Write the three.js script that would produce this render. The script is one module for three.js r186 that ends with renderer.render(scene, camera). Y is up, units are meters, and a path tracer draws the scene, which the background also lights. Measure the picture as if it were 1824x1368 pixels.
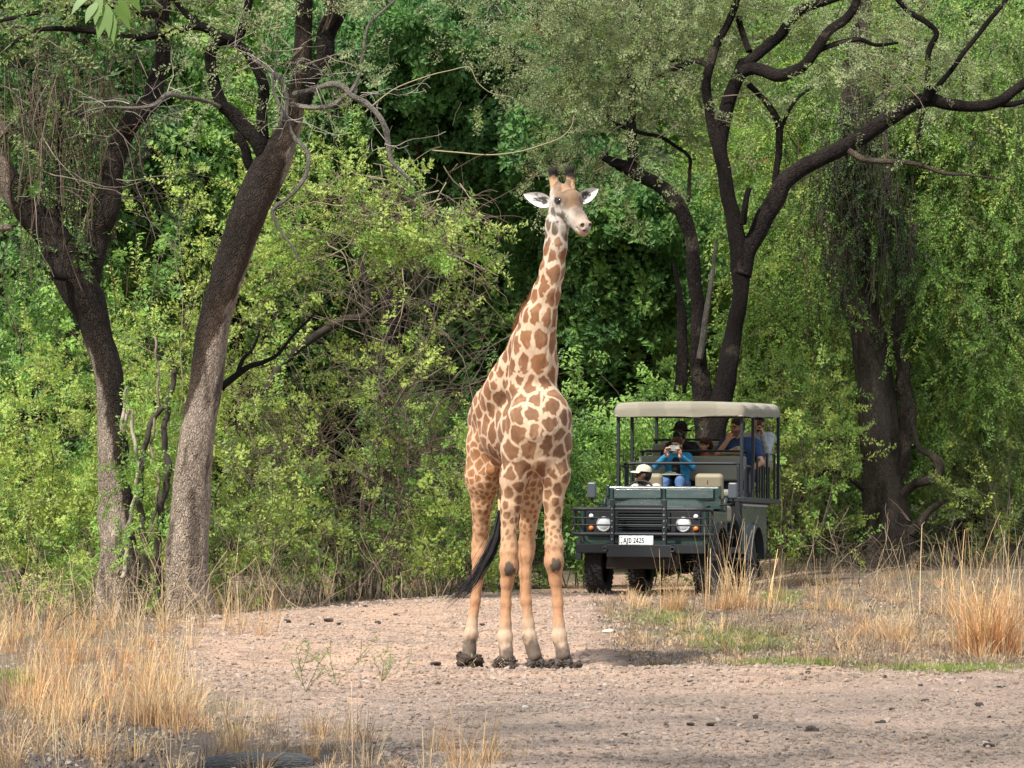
import * as THREE from 'three';
import { mergeGeometries } from 'three/addons/utils/BufferGeometryUtils.js';
import { RoundedBoxGeometry } from 'three/addons/geometries/RoundedBoxGeometry.js';

// ---------------------------------------------------------------- camera, sky, sun, exposure
const scene = new THREE.Scene();
const LENS = 5850, EYE = 2.1, PITCH = Math.atan(96 / LENS);
const camera = new THREE.PerspectiveCamera(2 * Math.atan(684 / LENS) * 180 / Math.PI, 4 / 3, 0.5, 2000);
camera.position.set(0, EYE, 0);
camera.rotation.x = PITCH;
camera.focus = 31; camera.userData.fStop = 20;
scene.add(camera);
const renderer = new THREE.WebGLRenderer({ antialias: true });
renderer.toneMapping = THREE.LinearToneMapping;
renderer.toneMappingExposure = 1.95;
renderer.shadowMap.enabled = true;
const SUN = new THREE.Vector3(-1.25, 2.5, 1.75).normalize(), SKY = 1.45;
{ // hazy sky with thin broken cloud, brighter towards the sun
  const W = 512, H = 256, d = new Float32Array(W * H * 4); const hash = (x, y) => { const k = Math.sin(x * 127.1 + y * 311.7) * 43758.5453; return k - Math.floor(k); };
  const vn = (x, y) => { const X = Math.floor(x), Y = Math.floor(y), u = x - X, v = y - Y, a = u * u * (3 - 2 * u), b = v * v * (3 - 2 * v); return (hash(X, Y) * (1 - a) + hash(X + 1, Y) * a) * (1 - b) + (hash(X, Y + 1) * (1 - a) + hash(X + 1, Y + 1) * a) * b; };
  for (let j = 0; j < H; j++) for (let i = 0; i < W; i++) { const up = ((j + 0.5) / H - 0.5) * Math.PI, az = ((i + 0.5) / W - 0.5) * 2 * Math.PI, y = Math.sin(up), x = Math.cos(az) * Math.cos(up), z = Math.sin(az) * Math.cos(up);
    const k = 1.6 / (Math.max(y, 0) + 0.25), cx = x * k + 7, cz = z * k + 3, c = 0.5 * vn(cx * 2, cz * 2) + 0.3 * vn(cx * 4.3, cz * 4.3) + 0.2 * vn(cx * 9, cz * 9), cl = Math.min(1, Math.max(0, (c - 0.36) / 0.26)), hz = Math.pow(1 - Math.max(0, y), 3), glow = Math.pow(Math.max(0, x * SUN.x + y * SUN.y + z * SUN.z), 12) * 0.35;
    const blue = [0.2 + 0.22 * hz, 0.3 + 0.16 * hz, 0.46 + 0.04 * hz], o = (j * W + i) * 4; for (let e = 0; e < 3; e++) d[o + e] = (blue[e] * (1 - cl * 0.75) + [0.62, 0.61, 0.58][e] * cl * 0.75 + glow) * SKY; d[o + 3] = 1; }
  const t = new THREE.DataTexture(d, W, H, THREE.RGBAFormat, THREE.FloatType); t.mapping = THREE.EquirectangularReflectionMapping; t.magFilter = THREE.LinearFilter; t.needsUpdate = true; scene.background = t; scene.environment = t; }
const sun = new THREE.DirectionalLight(new THREE.Color(1, 0.945, 0.86), 4.0);
sun.name = 'sun'; sun.position.copy(SUN).multiplyScalar(80).add(new THREE.Vector3(0, 0, -38)); sun.target.position.set(0, 0, -38);
sun.castShadow = true; sun.shadow.radius = 5; sun.shadow.mapSize.set(4096, 4096);
Object.assign(sun.shadow.camera, { left: -40, right: 40, top: 40, bottom: -40, near: 1, far: 200 });
scene.add(sun, sun.target);

// ---------------------------------------------------------------- helpers
const V = (x, y, z) => new THREE.Vector3(x, y, z);
const C = (r, g, b) => new THREE.Color().setRGB(r, g, b);
function rng(seed) { let a = seed >>> 0; const f = () => { a = (a + 0x6D2B79F5) >>> 0; let t = a; t = Math.imul(t ^ (t >>> 15), t | 1); t ^= t + Math.imul(t ^ (t >>> 7), t | 61); return ((t ^ (t >>> 14)) >>> 0) / 4294967296; };
  f.r = (a0, b0) => a0 + (b0 - a0) * f(); f.n = () => (f() + f() + f() - 1.5) * 0.8165 * 1.4; return f; }
const clamp = (x, a = 0, b = 1) => x < a ? a : x > b ? b : x, lerp = (a, b, t) => a + (b - a) * t;
const sstep = (a, b, x) => { const t = clamp((x - a) / (b - a)); return t * t * (3 - 2 * t); };
const h3 = (x, y, z) => { let h = Math.imul(x, 374761393) ^ Math.imul(y, 668265263) ^ Math.imul(z, 2147483647 - 1274126177); h = Math.imul(h ^ (h >>> 13), 1274126177); return ((h ^ (h >>> 16)) >>> 0) / 4294967296; };
function noise(x, y, z = 0) { const X = Math.floor(x), Y = Math.floor(y), Z = Math.floor(z); let u = x - X, v = y - Y, w = z - Z; u = u * u * (3 - 2 * u); v = v * v * (3 - 2 * v); w = w * w * (3 - 2 * w);
  const l = lerp; return l(l(l(h3(X, Y, Z), h3(X + 1, Y, Z), u), l(h3(X, Y + 1, Z), h3(X + 1, Y + 1, Z), u), v), l(l(h3(X, Y, Z + 1), h3(X + 1, Y, Z + 1), u), l(h3(X, Y + 1, Z + 1), h3(X + 1, Y + 1, Z + 1), u), v), w) * 2 - 1; }
const fbm = (x, y, z = 0, n = 4) => { let s = 0, a = 0.5; for (let i = 0; i < n; i++) { s += a * noise(x, y, z); x = x * 2.03 + 11.3; y = y * 2.03 + 5.1; z = z * 2.03 + 7.7; a *= 0.5; } return s; };
// a pixel of the photograph (1824 x 1368) and a distance in metres -> a point of the place
function at(px, py, d) { const y = 684 - py, c = Math.cos(PITCH), s = Math.sin(PITCH), dy = y * c + LENS * s, dz = y * s - LENS * c, k = d / -dz; return V((px - 912) * k, EYE + dy * k, -d); }

const used = {};
const numbered = (n) => { used[n] = (used[n] ?? -1) + 1; return used[n] ? n + '_' + String(used[n]).padStart(3, '0') : n; };
function thing(name, label, category, pos = V(0, 0, 0), group) { const o = new THREE.Group(); o.name = numbered(name); o.position.copy(pos); o.userData = { label, category }; if (group) o.userData.group = group; scene.add(o); return o; }
function part(name, geo, mat, parent, extra) { const m = new THREE.Mesh(geo, mat); m.name = name; m.castShadow = m.receiveShadow = true; parent.add(m); if (extra) Object.assign(m.userData, extra); return m; }
function solo(name, geo, mat, label, category, group) { const m = new THREE.Mesh(geo, mat); m.name = numbered(name); m.castShadow = m.receiveShadow = true; m.userData = { label, category }; if (group) m.userData.group = group; scene.add(m); return m; }
const mats = {};
function mat(key, o) { return mats[key] ??= new THREE.MeshPhysicalMaterial(Object.assign({ name: key, side: THREE.DoubleSide }, o)); }

// geometry from plain arrays
class Buf {
  constructor() { this.p = []; this.i = []; this.c = []; this.uv = []; }
  v(x, y, z, c, u = 0, w = 0) { this.p.push(x, y, z); if (c) this.c.push(c[0], c[1], c[2]); this.uv.push(u, w); return this.p.length / 3 - 1; }
  t(a, b, c) { this.i.push(a, b, c); }
  q(a, b, c, d) { this.i.push(a, b, c, a, c, d); }
  geo(flat) { let g = new THREE.BufferGeometry(); g.setAttribute('position', new THREE.Float32BufferAttribute(this.p, 3)); g.setAttribute('uv', new THREE.Float32BufferAttribute(this.uv, 2));
    if (this.c.length) g.setAttribute('color', new THREE.Float32BufferAttribute(this.c, 3)); g.setIndex(this.i); if (flat) g = g.toNonIndexed(); g.computeVertexNormals(); return g; }
}
// smooth curve through control points with radii; returns samples
function spline(pts, rad, step) {
  const out = [], n = pts.length, P = (i) => pts[clamp(i, 0, n - 1)], R = (i) => rad[clamp(i, 0, n - 1)];
  for (let i = 0; i < n - 1; i++) {
    const len = P(i).distanceTo(P(i + 1)), m = Math.max(1, Math.ceil(len / step));
    for (let k = 0; k < m; k++) { const t = k / m, t2 = t * t, t3 = t2 * t, a = P(i - 1), b = P(i), c = P(i + 1), d = P(i + 2);
      const f = (s) => 0.5 * (2 * b[s] + (c[s] - a[s]) * t + (2 * a[s] - 5 * b[s] + 4 * c[s] - d[s]) * t2 + (3 * b[s] - a[s] - 3 * c[s] + d[s]) * t3);
      out.push({ p: V(f('x'), f('y'), f('z')), r: lerp(R(i), R(i + 1), t * t * (3 - 2 * t)) }); }
  }
  out.push({ p: P(n - 1).clone(), r: R(n - 1) });
  return out;
}
// a tube along samples into a Buf. o: sides, color(p, angle, s) -> [r,g,b], bump(p, angle, s) -> relative radius, cap
function tube(buf, S, o = {}) {
  const sides = o.sides ?? 6, col = o.color, n = S.length; let N = null, s = 0; const base = buf.p.length / 3;
  const T = V(), B = V(), q = V();
  for (let i = 0; i < n; i++) {
    T.copy(S[Math.min(i + 1, n - 1)].p).sub(S[Math.max(i - 1, 0)].p).normalize();
    if (!N) N = Math.abs(T.y) > 0.9 ? V(1, 0, 0) : V(0, 1, 0);
    N = N.clone().addScaledVector(T, -N.dot(T)).normalize(); B.crossVectors(T, N);
    if (i) s += S[i].p.distanceTo(S[i - 1].p);
    for (let k = 0; k <= sides; k++) { const a = (k % sides) / sides * Math.PI * 2, ca = Math.cos(a), sa = Math.sin(a);
      q.copy(S[i].p).addScaledVector(N, ca * S[i].r).addScaledVector(B, sa * S[i].r);
      const w = o.bump ? o.bump(q, a, s) : 1; q.copy(S[i].p).addScaledVector(N, ca * S[i].r * w).addScaledVector(B, sa * S[i].r * w);
      buf.v(q.x, q.y, q.z, col ? (Array.isArray(col) ? col : col(q, a, s)) : null, o.uvr ? k / sides * Math.max(1, Math.round(o.uvr * 6.28)) : k / sides, s); }
  }
  for (let i = 0; i < n - 1; i++) for (let k = 0; k < sides; k++) { const a = base + i * (sides + 1) + k, b = a + sides + 1; buf.q(a, a + 1, b + 1, b); }
  if (o.cap !== false) for (const e of [0, n - 1]) { if (S[e].r < 0.004) continue; const c = buf.v(S[e].p.x, S[e].p.y, S[e].p.z, col ? (Array.isArray(col) ? col : col(S[e].p, 0, e ? s : 0)) : null, 0, e ? s : 0);
    for (let k = 0; k < sides; k++) { const a = base + e * (sides + 1) + k; e ? buf.t(a, a + 1, c) : buf.t(a + 1, a, c); } }
}
const tubeGeo = (pts, rad, step, o) => { const b = new Buf(); tube(b, spline(pts, Array.isArray(rad) ? rad : pts.map(() => rad), step), o); return b.geo(); };
function xf(g, pos = [0, 0, 0], rot = [0, 0, 0], sc = [1, 1, 1]) { return g.applyMatrix4(new THREE.Matrix4().compose(V(...pos), new THREE.Quaternion().setFromEuler(new THREE.Euler(...rot)), V(...sc))); }
const box = (w, h, d, r = 0.008, pos, rot) => xf(new RoundedBoxGeometry(w, h, d, 2, Math.min(r, w / 2.01, h / 2.01, d / 2.01)), pos, rot);
const join = (list) => mergeGeometries(list.map((g) => { const k = g.index ? g.toNonIndexed() : g; for (const n of Object.keys(k.attributes)) if (!['position', 'normal', 'uv'].includes(n)) k.deleteAttribute(n); return k; }));

// ---------------------------------------------------------------- fields of tapered bones, meshed with surface nets
const vsub = (a, b) => [a[0] - b[0], a[1] - b[1], a[2] - b[2]];
function bone(a, b, ra, rb, k = 0.05, tag = 0) { const A = a.toArray(), B = b.toArray(), d = vsub(B, A); return { A, d, l2: d[0] * d[0] + d[1] * d[1] + d[2] * d[2] + 1e-12, ra, rb, k, tag }; }
function ell(c, r, k = 0.03, tag = 0, q = null) { return { e: c.toArray(), r, m: Math.min(...r), k, tag, q: q ? q.clone().invert() : null }; }
const tmpv = V();
function bdist(b, x, y, z) {
  if (b.e) { let u = x - b.e[0], v = y - b.e[1], w = z - b.e[2]; if (b.q) { tmpv.set(u, v, w).applyQuaternion(b.q); u = tmpv.x; v = tmpv.y; w = tmpv.z; }
    const R = b.r, l = Math.sqrt((u / R[0]) ** 2 + (v / R[1]) ** 2 + (w / R[2]) ** 2), g = Math.sqrt((u / (R[0] * R[0])) ** 2 + (v / (R[1] * R[1])) ** 2 + (w / (R[2] * R[2])) ** 2); return g < 1e-9 ? -b.m : l * (l - 1) / g; }
  const u = x - b.A[0], v = y - b.A[1], w = z - b.A[2]; let t = (u * b.d[0] + v * b.d[1] + w * b.d[2]) / b.l2; t = t < 0 ? 0 : t > 1 ? 1 : t;
  const e = u - b.d[0] * t, f = v - b.d[1] * t, g = w - b.d[2] * t; return Math.sqrt(e * e + f * f + g * g) - (b.ra + (b.rb - b.ra) * t);
}
function fdist(list, x, y, z) { let d = 1e3; for (const b of list) { const e = bdist(b, x, y, z); if (b.k < 0) { const k = -b.k, h = Math.max(k - Math.abs(d + e), 0) / k; d = Math.max(d, -e) + h * h * k * 0.25; continue; }
  const h = Math.max(b.k - Math.abs(d - e), 0) / b.k; d = Math.min(d, e) - h * h * b.k * 0.25; } return d; }
function meshField(bones, cell, warp) {
  const lo = [1e9, 1e9, 1e9], hi = [-1e9, -1e9, -1e9];
  for (const b of bones) { if (b.k < 0) continue; const ends = b.e ? [b.e] : [b.A, [b.A[0] + b.d[0], b.A[1] + b.d[1], b.A[2] + b.d[2]]], r = (b.e ? Math.max(...b.r) : Math.max(b.ra, b.rb)) + 0.04 + cell * 2; for (const e of ends) for (let i = 0; i < 3; i++) { lo[i] = Math.min(lo[i], e[i] - r); hi[i] = Math.max(hi[i], e[i] + r); } }
  const BS = 8, nb = [0, 1, 2].map((i) => Math.ceil((hi[i] - lo[i]) / cell / BS)), R = BS * cell * 0.87 + 0.02;
  const n = nb.map((k) => k * BS + 1), val = new Float32Array(n[0] * n[1] * n[2]).fill(1), blocks = [];
  const W = warp ?? (() => 0);
  for (let bz = 0; bz < nb[2]; bz++) for (let by = 0; by < nb[1]; by++) for (let bx = 0; bx < nb[0]; bx++) {
    const cx = lo[0] + (bx + 0.5) * BS * cell, cy = lo[1] + (by + 0.5) * BS * cell, cz = lo[2] + (bz + 0.5) * BS * cell;
    const near = [], all = bones.map((b) => bdist(b, cx, cy, cz)); let dm = 1e9; all.forEach((d, i) => { if (bones[i].k > 0) dm = Math.min(dm, d); });
    if (dm > R + 0.1) continue;
    all.forEach((d, i) => { if (d < Math.max(dm, 0) + 2 * R + Math.abs(bones[i].k) || d < R + 0.1) near.push(bones[i]); });
    if (fdist(near, cx, cy, cz) < -R - 0.05) { for (let z = 0; z <= BS; z++) for (let y = 0; y <= BS; y++) for (let x = 0; x <= BS; x++) val[((bz * BS + z) * n[1] + by * BS + y) * n[0] + bx * BS + x] = -1; continue; }
    blocks.push([bx, by, bz]);
    for (let z = 0; z <= BS; z++) for (let y = 0; y <= BS; y++) for (let x = 0; x <= BS; x++) { const px = lo[0] + (bx * BS + x) * cell, py = lo[1] + (by * BS + y) * cell, pz = lo[2] + (bz * BS + z) * cell;
      val[((bz * BS + z) * n[1] + by * BS + y) * n[0] + bx * BS + x] = fdist(near, px, py, pz) + W(px, py, pz); }
  }
  const idx = new Map(), P = [], I = [], sx = 1, sy = n[0], sz = n[0] * n[1], off = [0, sx, sy, sx + sy, sz, sx + sz, sy + sz, sx + sy + sz];
  for (const [bx, by, bz] of blocks) for (let z = bz * BS; z < bz * BS + BS; z++) for (let y = by * BS; y < by * BS + BS; y++) for (let x = bx * BS; x < bx * BS + BS; x++) {
    const o = x + y * sy + z * sz; let m = 0; for (let k = 0; k < 8; k++) if (val[o + off[k]] < 0) m |= 1 << k;
    if (m === 0 || m === 255) continue;
    let X = 0, Y = 0, Z = 0, c = 0;
    for (let a = 0; a < 8; a++) for (const b of [1, 2, 4]) { if (a & b) continue; const e = a | b, va = val[o + off[a]], vb = val[o + off[e]]; if ((va < 0) === (vb < 0)) continue; const t = va / (va - vb);
      X += (a & 1) + (b === 1 ? t : 0); Y += ((a >> 1) & 1) + (b === 2 ? t : 0); Z += ((a >> 2) & 1) + (b === 4 ? t : 0); c++; }
    idx.set(o, P.length / 3); P.push(lo[0] + (x + X / c) * cell, lo[1] + (y + Y / c) * cell, lo[2] + (z + Z / c) * cell);
  }
  for (const o of idx.keys()) for (const [a, b, c] of [[sx, sy, sz], [sy, sz, sx], [sz, sx, sy]]) {
    if ((val[o] < 0) === (val[o + a] < 0)) continue; const q = [idx.get(o), idx.get(o - b), idx.get(o - b - c), idx.get(o - c)]; if (q.some((k) => k === undefined)) continue;
    if (val[o] < 0) I.push(q[0], q[1], q[2], q[0], q[2], q[3]); else I.push(q[0], q[2], q[1], q[0], q[3], q[2]);
  }
  const g = new THREE.BufferGeometry(); g.setAttribute('position', new THREE.Float32BufferAttribute(P, 3)); g.setIndex(I); g.computeVertexNormals(); return g;
}
function paint(g, f) { const p = g.attributes.position, nn = g.attributes.normal, c = new Float32Array(p.count * 3); for (let i = 0; i < p.count; i++) { const k = f(p.getX(i), p.getY(i), p.getZ(i), nn.getX(i), nn.getY(i), nn.getZ(i), i); c.set(k, i * 3); } g.setAttribute('color', new THREE.BufferAttribute(c, 3)); return g; }
const mix3 = (a, b, t) => [lerp(a[0], b[0], t), lerp(a[1], b[1], t), lerp(a[2], b[2], t)];

// ---------------------------------------------------------------- textures
function dataTex(size, f, srgb) { const d = new Uint8Array(size * size * 4); for (let y = 0; y < size; y++) for (let x = 0; x < size; x++) { const c = f(x / size, y / size), o = (y * size + x) * 4; d[o] = clamp(c[0], 0, 1) * 255; d[o + 1] = clamp(c[1] ?? c[0], 0, 1) * 255; d[o + 2] = clamp(c[2] ?? c[0], 0, 1) * 255; d[o + 3] = 255; }
  const t = new THREE.DataTexture(d, size, size); t.wrapS = t.wrapT = THREE.RepeatWrapping; t.magFilter = THREE.LinearFilter; t.minFilter = THREE.LinearMipmapLinearFilter; t.generateMipmaps = true; if (srgb) t.colorSpace = THREE.SRGBColorSpace; t.needsUpdate = true; return t; }
const wrapN = (u, v, f, s = 0) => { const a = u * f, b = v * f, X = Math.floor(a), Y = Math.floor(b); let x = a - X, y = b - Y; x = x * x * (3 - 2 * x); y = y * y * (3 - 2 * y); const H = (i, j) => h3((i % f + f) % f, (j % f + f) % f, s); return lerp(lerp(H(X, Y), H(X + 1, Y), x), lerp(H(X, Y + 1), H(X + 1, Y + 1), x), y); };
function worley(u, v, f, s, g = f) { const a = u * f, b = v * g, X = Math.floor(a), Y = Math.floor(b); let d1 = 9, d2 = 9, id = 0; for (let j = -1; j < 2; j++) for (let i = -1; i < 2; i++) { const cx = ((X + i) % f + f) % f, cy = ((Y + j) % g + g) % g, dx = X + i + h3(cx, cy, s) - a, dy = Y + j + h3(cx, cy, s + 7) - b, d = Math.sqrt(dx * dx + dy * dy); if (d < d1) { d2 = d1; d1 = d; id = h3(cx, cy, s + 3); } else if (d < d2) d2 = d; } return [d1, d2, id]; }
const gravelColor = dataTex(512, (u, v) => { const w = worley(u, v, 40, 1), w2 = worley(u, v, 90, 5), n = wrapN(u, v, 6, 2) * 0.5 + wrapN(u, v, 19, 3) * 0.5; let k = 0.66 + 0.22 * n + (w[2] - 0.5) * 0.26 * (w[1] - w[0] > 0.1 ? 1 : 0.2) + (w2[2] - 0.5) * 0.22; return [k, k * (0.985 + 0.03 * (w[2] - 0.5)), k * (0.97 + 0.06 * (w2[2] - 0.5))]; });
const gravelBump = dataTex(512, (u, v) => { const w = worley(u, v, 40, 1), w2 = worley(u, v, 90, 5); return [0.45 * clamp((w[1] - w[0]) * 1.6) * (0.3 + w[2] * 0.7) + 0.3 * clamp((w2[1] - w2[0]) * 1.6) + 0.25 * wrapN(u, v, 24, 4)]; });
const barkBump = dataTex(512, (u, v) => { const q = wrapN(u, v, 12, 6) * 0.06 + wrapN(u, v, 30, 9) * 0.03, w = worley(u + q, v + q, 26, 8, 9), w2 = worley(u + q, v + q, 60, 2, 24); return [0.55 * sstep(0.03, 0.3, w[1] - w[0]) + 0.25 * clamp((w2[1] - w2[0]) * 2) + 0.2 * wrapN(u, v, 64, 3)]; });
const barkColor = dataTex(512, (u, v) => { const q = wrapN(u, v, 12, 6) * 0.06 + wrapN(u, v, 30, 9) * 0.03, w = worley(u + q, v + q, 26, 8, 9); const k = 0.6 + 0.25 * sstep(0.02, 0.2, w[1] - w[0]) + 0.12 * (wrapN(u, v, 40, 5) - 0.5) + 0.15 * (w[2] - 0.5); return [k, k, k]; });
// ---------------------------------------------------------------- terrain
const pw = (t, x) => { if (x <= t[0][0]) return t[0][1]; for (let i = 1; i < t.length; i++) if (x <= t[i][0]) return lerp(t[i - 1][1], t[i][1], (x - t[i - 1][0]) / (t[i][0] - t[i - 1][0])); return t[t.length - 1][1]; };
const crest = (x) => x < -0.8 ? 43.4 + (x + 0.8) * 1.75 : 44.4;
const leftEdge = (d) => pw([[17, 0.5], [20.9, -0.35], [22.3, -1.0], [24.6, -1.9], [29.3, -2.9], [37, -3.6], [39, -3.2], [43.2, -0.85], [46, 0.0], [60, 1.6], [80, 4]], d);
const rightEdge = (d) => pw([[29.0, 30], [29.2, 5.2], [29.6, 2.6], [30.2, 1.55], [32.3, 1.1], [36, 0.85], [41.6, 1.0], [43.2, 1.5], [45, 3.4], [60, 5.5], [80, 8]], d);
function roadSide(x, z) { const d = -z, w = 0.22 * fbm(x * 1.1, d * 1.1, 3) + 0.12 * fbm(x * 5, d * 5, 9); return Math.min(x - leftEdge(d), rightEdge(d) - x) + w * 1.6; }   // above 0 on the gravel
function groundY(x, z) {
  const d = -z; let y = 0;
  y -= 0.11 * Math.exp(-(((d - 31.5) / 1.15) ** 2)) * (1 - sstep(1.0, 2.4, x)) * sstep(-3.2, -2.2, x);
  y += 0.025 * Math.exp(-(((d - 29.3) / 0.5) ** 2));
  const over = d - crest(x); if (over > 0) y -= Math.min(0.4, 0.034 * over) * (1 - 0.75 * sstep(2.9, 5, x));
  const off = Math.max(0, Math.abs(x) - 30, d - 90); y += Math.min(6, off * 0.02);
  const far = Math.max(Math.abs(x) / 12, d / 75); if (far < 1.5) y += (0.035 * fbm(x * 0.9, d * 0.9, 1, 3) + 0.02 * fbm(x * 4, d * 4, 2, 3)) * (1 - sstep(1, 1.5, far));
  return y;
}
{
  const xs = [], zs = [], X0 = 9, Z0 = 13, Z1 = 64;
  for (const k of [-420, -200, -100, -60, -40, -28, -20, -15, -12, -10]) xs.push(k); for (let x = -X0; x <= X0 + 1e-6; x += 0.075) xs.push(x); for (const k of [10, 12, 15, 20, 28, 40, 60, 100, 200, 420]) xs.push(k);
  for (const k of [60, 20, 8, 0, -5, -9, -11.5]) zs.push(k); for (let d = Z0; d <= Z1; d += d < 36 ? 0.075 : 0.13) zs.push(-d); for (const k of [66, 69, 73, 78, 85, 95, 110, 140, 180, 260, 420]) zs.push(-k);
  const P = [], CO = [], UV = [], road = [], land = [], nx = xs.length, side = [];
  for (const z of zs) for (const x of xs) {
    P.push(x, groundY(x, z), z); UV.push(x / 1.6, z / 1.6);
    const s = roadSide(x, z), d = -z; side.push(s);
    const n = fbm(x * 0.8, z * 0.8, 5), n2 = fbm(x * 3.1, z * 3.1, 8), n3 = fbm(x * 9, z * 9, 4, 2);
    let sand = mix3([0.64, 0.43, 0.305], [0.58, 0.4, 0.29], clamp(0.5 + n * 1.6)); sand = mix3(sand, [0.34, 0.25, 0.195], sstep(0.0, 0.5, n2 + n3 * 0.6) * 0.6);
    const grey = sstep(29.4, 26.4, d + n * 4 - x * 0.25) ; sand = mix3(sand, [0.38, 0.29, 0.235], grey * 0.8);           // the track turns greyer and darker towards the camera
    const darkdirt = sstep(0.2, 0.42, fbm(x * 1.7, z * 2.6, 12) - (d > 28 ? 0.2 : 0)); sand = mix3(sand, [0.27, 0.215, 0.185], darkdirt * 0.6);
    let soil = mix3([0.27, 0.2, 0.145], [0.19, 0.145, 0.11], clamp(0.5 + n2 * 1.5)); soil = mix3(soil, [0.17, 0.18, 0.085], sstep(0.05, 0.4, n) * 0.5);
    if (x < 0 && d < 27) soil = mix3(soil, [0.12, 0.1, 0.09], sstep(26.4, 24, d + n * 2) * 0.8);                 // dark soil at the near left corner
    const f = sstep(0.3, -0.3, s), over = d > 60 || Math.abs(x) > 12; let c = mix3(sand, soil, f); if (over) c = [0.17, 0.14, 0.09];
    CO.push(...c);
  }
  for (let j = 0; j < zs.length - 1; j++) for (let i = 0; i < nx - 1; i++) { const a = j * nx + i, b = a + 1, c = a + nx, e = c + 1; for (const t of [[a, b, e], [a, e, c]]) { const s = (side[t[0]] + side[t[1]] + side[t[2]]) / 3, on = s > 0 && -zs[j] < 80 && Math.abs(xs[i]) < 26; (on ? road : land).push(...t); } }
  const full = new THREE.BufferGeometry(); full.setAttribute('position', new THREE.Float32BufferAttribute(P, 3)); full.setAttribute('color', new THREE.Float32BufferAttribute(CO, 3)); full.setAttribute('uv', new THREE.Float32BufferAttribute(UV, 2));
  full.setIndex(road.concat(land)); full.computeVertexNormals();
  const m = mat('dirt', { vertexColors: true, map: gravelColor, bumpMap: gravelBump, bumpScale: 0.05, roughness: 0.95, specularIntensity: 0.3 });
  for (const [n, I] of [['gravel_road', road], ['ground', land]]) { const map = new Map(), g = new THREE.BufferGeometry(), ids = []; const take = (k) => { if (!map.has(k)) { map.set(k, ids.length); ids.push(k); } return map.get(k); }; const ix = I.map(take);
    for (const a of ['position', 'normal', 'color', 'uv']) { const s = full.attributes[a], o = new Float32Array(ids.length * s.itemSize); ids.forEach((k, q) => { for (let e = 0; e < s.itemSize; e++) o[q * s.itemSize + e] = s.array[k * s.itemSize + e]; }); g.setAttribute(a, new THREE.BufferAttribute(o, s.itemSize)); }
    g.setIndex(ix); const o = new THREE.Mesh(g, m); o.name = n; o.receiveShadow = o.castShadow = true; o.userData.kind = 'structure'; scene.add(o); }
}
function inst(name, geo, material, list, parent, extra) {   // list of {m: Matrix4, c: [r,g,b]}
  const o = new THREE.InstancedMesh(geo, material, list.length); list.forEach((e, i) => { o.setMatrixAt(i, e.m); if (e.c) o.setColorAt(i, new THREE.Color(e.c[0], e.c[1], e.c[2])); });
  o.name = name; o.castShadow = o.receiveShadow = true; if (extra) Object.assign(o.userData, extra); parent.add(o); return o;
}
const M4 = (p, e, s) => new THREE.Matrix4().compose(p, e.isQuaternion ? e : new THREE.Quaternion().setFromEuler(e), typeof s === 'number' ? V(s, s, s) : s);

function stoneGeo(seed, detail = 1, rough = 0.25) { const g = new THREE.IcosahedronGeometry(1, detail), p = g.attributes.position, r = rng(seed), s = [r.r(0.8, 1.2), r.r(0.55, 0.8), r.r(0.75, 1.1)];
  for (let i = 0; i < p.count; i++) { const x = p.getX(i), y = p.getY(i), z = p.getZ(i), k = 1 + rough * noise(x * 1.3 + seed, y * 1.3, z * 1.3) * 1.5 + rough * 0.5 * noise(x * 4 + seed, y * 4, z * 4); p.setXYZ(i, x * k * s[0], y * k * s[1], z * k * s[2]); } g.computeVertexNormals(); return g; }
const stoneMat = mat('stone', { roughness: 0.9, specularIntensity: 0.35, bumpMap: gravelBump, bumpScale: 0.01, color: C(1, 1, 1) });
{ // loose gravel: pebbles past counting
  const r = rng(77), lists = [[], [], []];
  const tones = [[0.56, 0.43, 0.34], [0.62, 0.5, 0.41], [0.42, 0.3, 0.235], [0.5, 0.36, 0.28], [0.33, 0.26, 0.22], [0.66, 0.56, 0.48], [0.46, 0.4, 0.36]];
  for (let i = 0; i < 70000; i++) { const d = 18.5 + 27 * Math.pow(r(), 1.25), w = d * 0.168, x = r.r(-w, w), z = -d, s = roadSide(x, z), dens = fbm(x * 0.7, z * 0.7, 31);
    if (s < -0.5 && r() > 0.12) continue; if (r() > 0.72 + dens * 1.1) continue;
    const big = Math.pow(r(), 5), sz = (0.006 + 0.008 * r() + 0.019 * big) * (d > 28 && d < 30 ? 1.25 : 1); let c = tones[Math.floor(r() * tones.length)]; const k = r.r(0.72, 1.02); c = mix3(c, [0.56, 0.4, 0.295], 0.45); c = c.map((e) => e * k);
    if (d < 27 && r() < 0.5) c = mix3(c, [0.33, 0.28, 0.25], 0.5);
    lists[i % 3].push({ m: M4(V(x, groundY(x, z) + sz * r.r(0.05, 0.35), z), new THREE.Euler(r() * 0.6, r() * 6.3, r() * 0.6), V(sz * r.r(0.8, 1.3), sz * r.r(0.7, 1), sz)), c }); }
  const g = new THREE.Group(); g.name = 'gravel'; g.userData = { kind: 'stuff', label: 'loose pinkish gravel scattered over the dirt road', category: 'gravel' }; scene.add(g);
  lists.forEach((l, i) => inst('pebbles', stoneGeo(i + 3, 0, 0.3), stoneMat, l, g, { kind: 'stuff' }));
}
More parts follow.
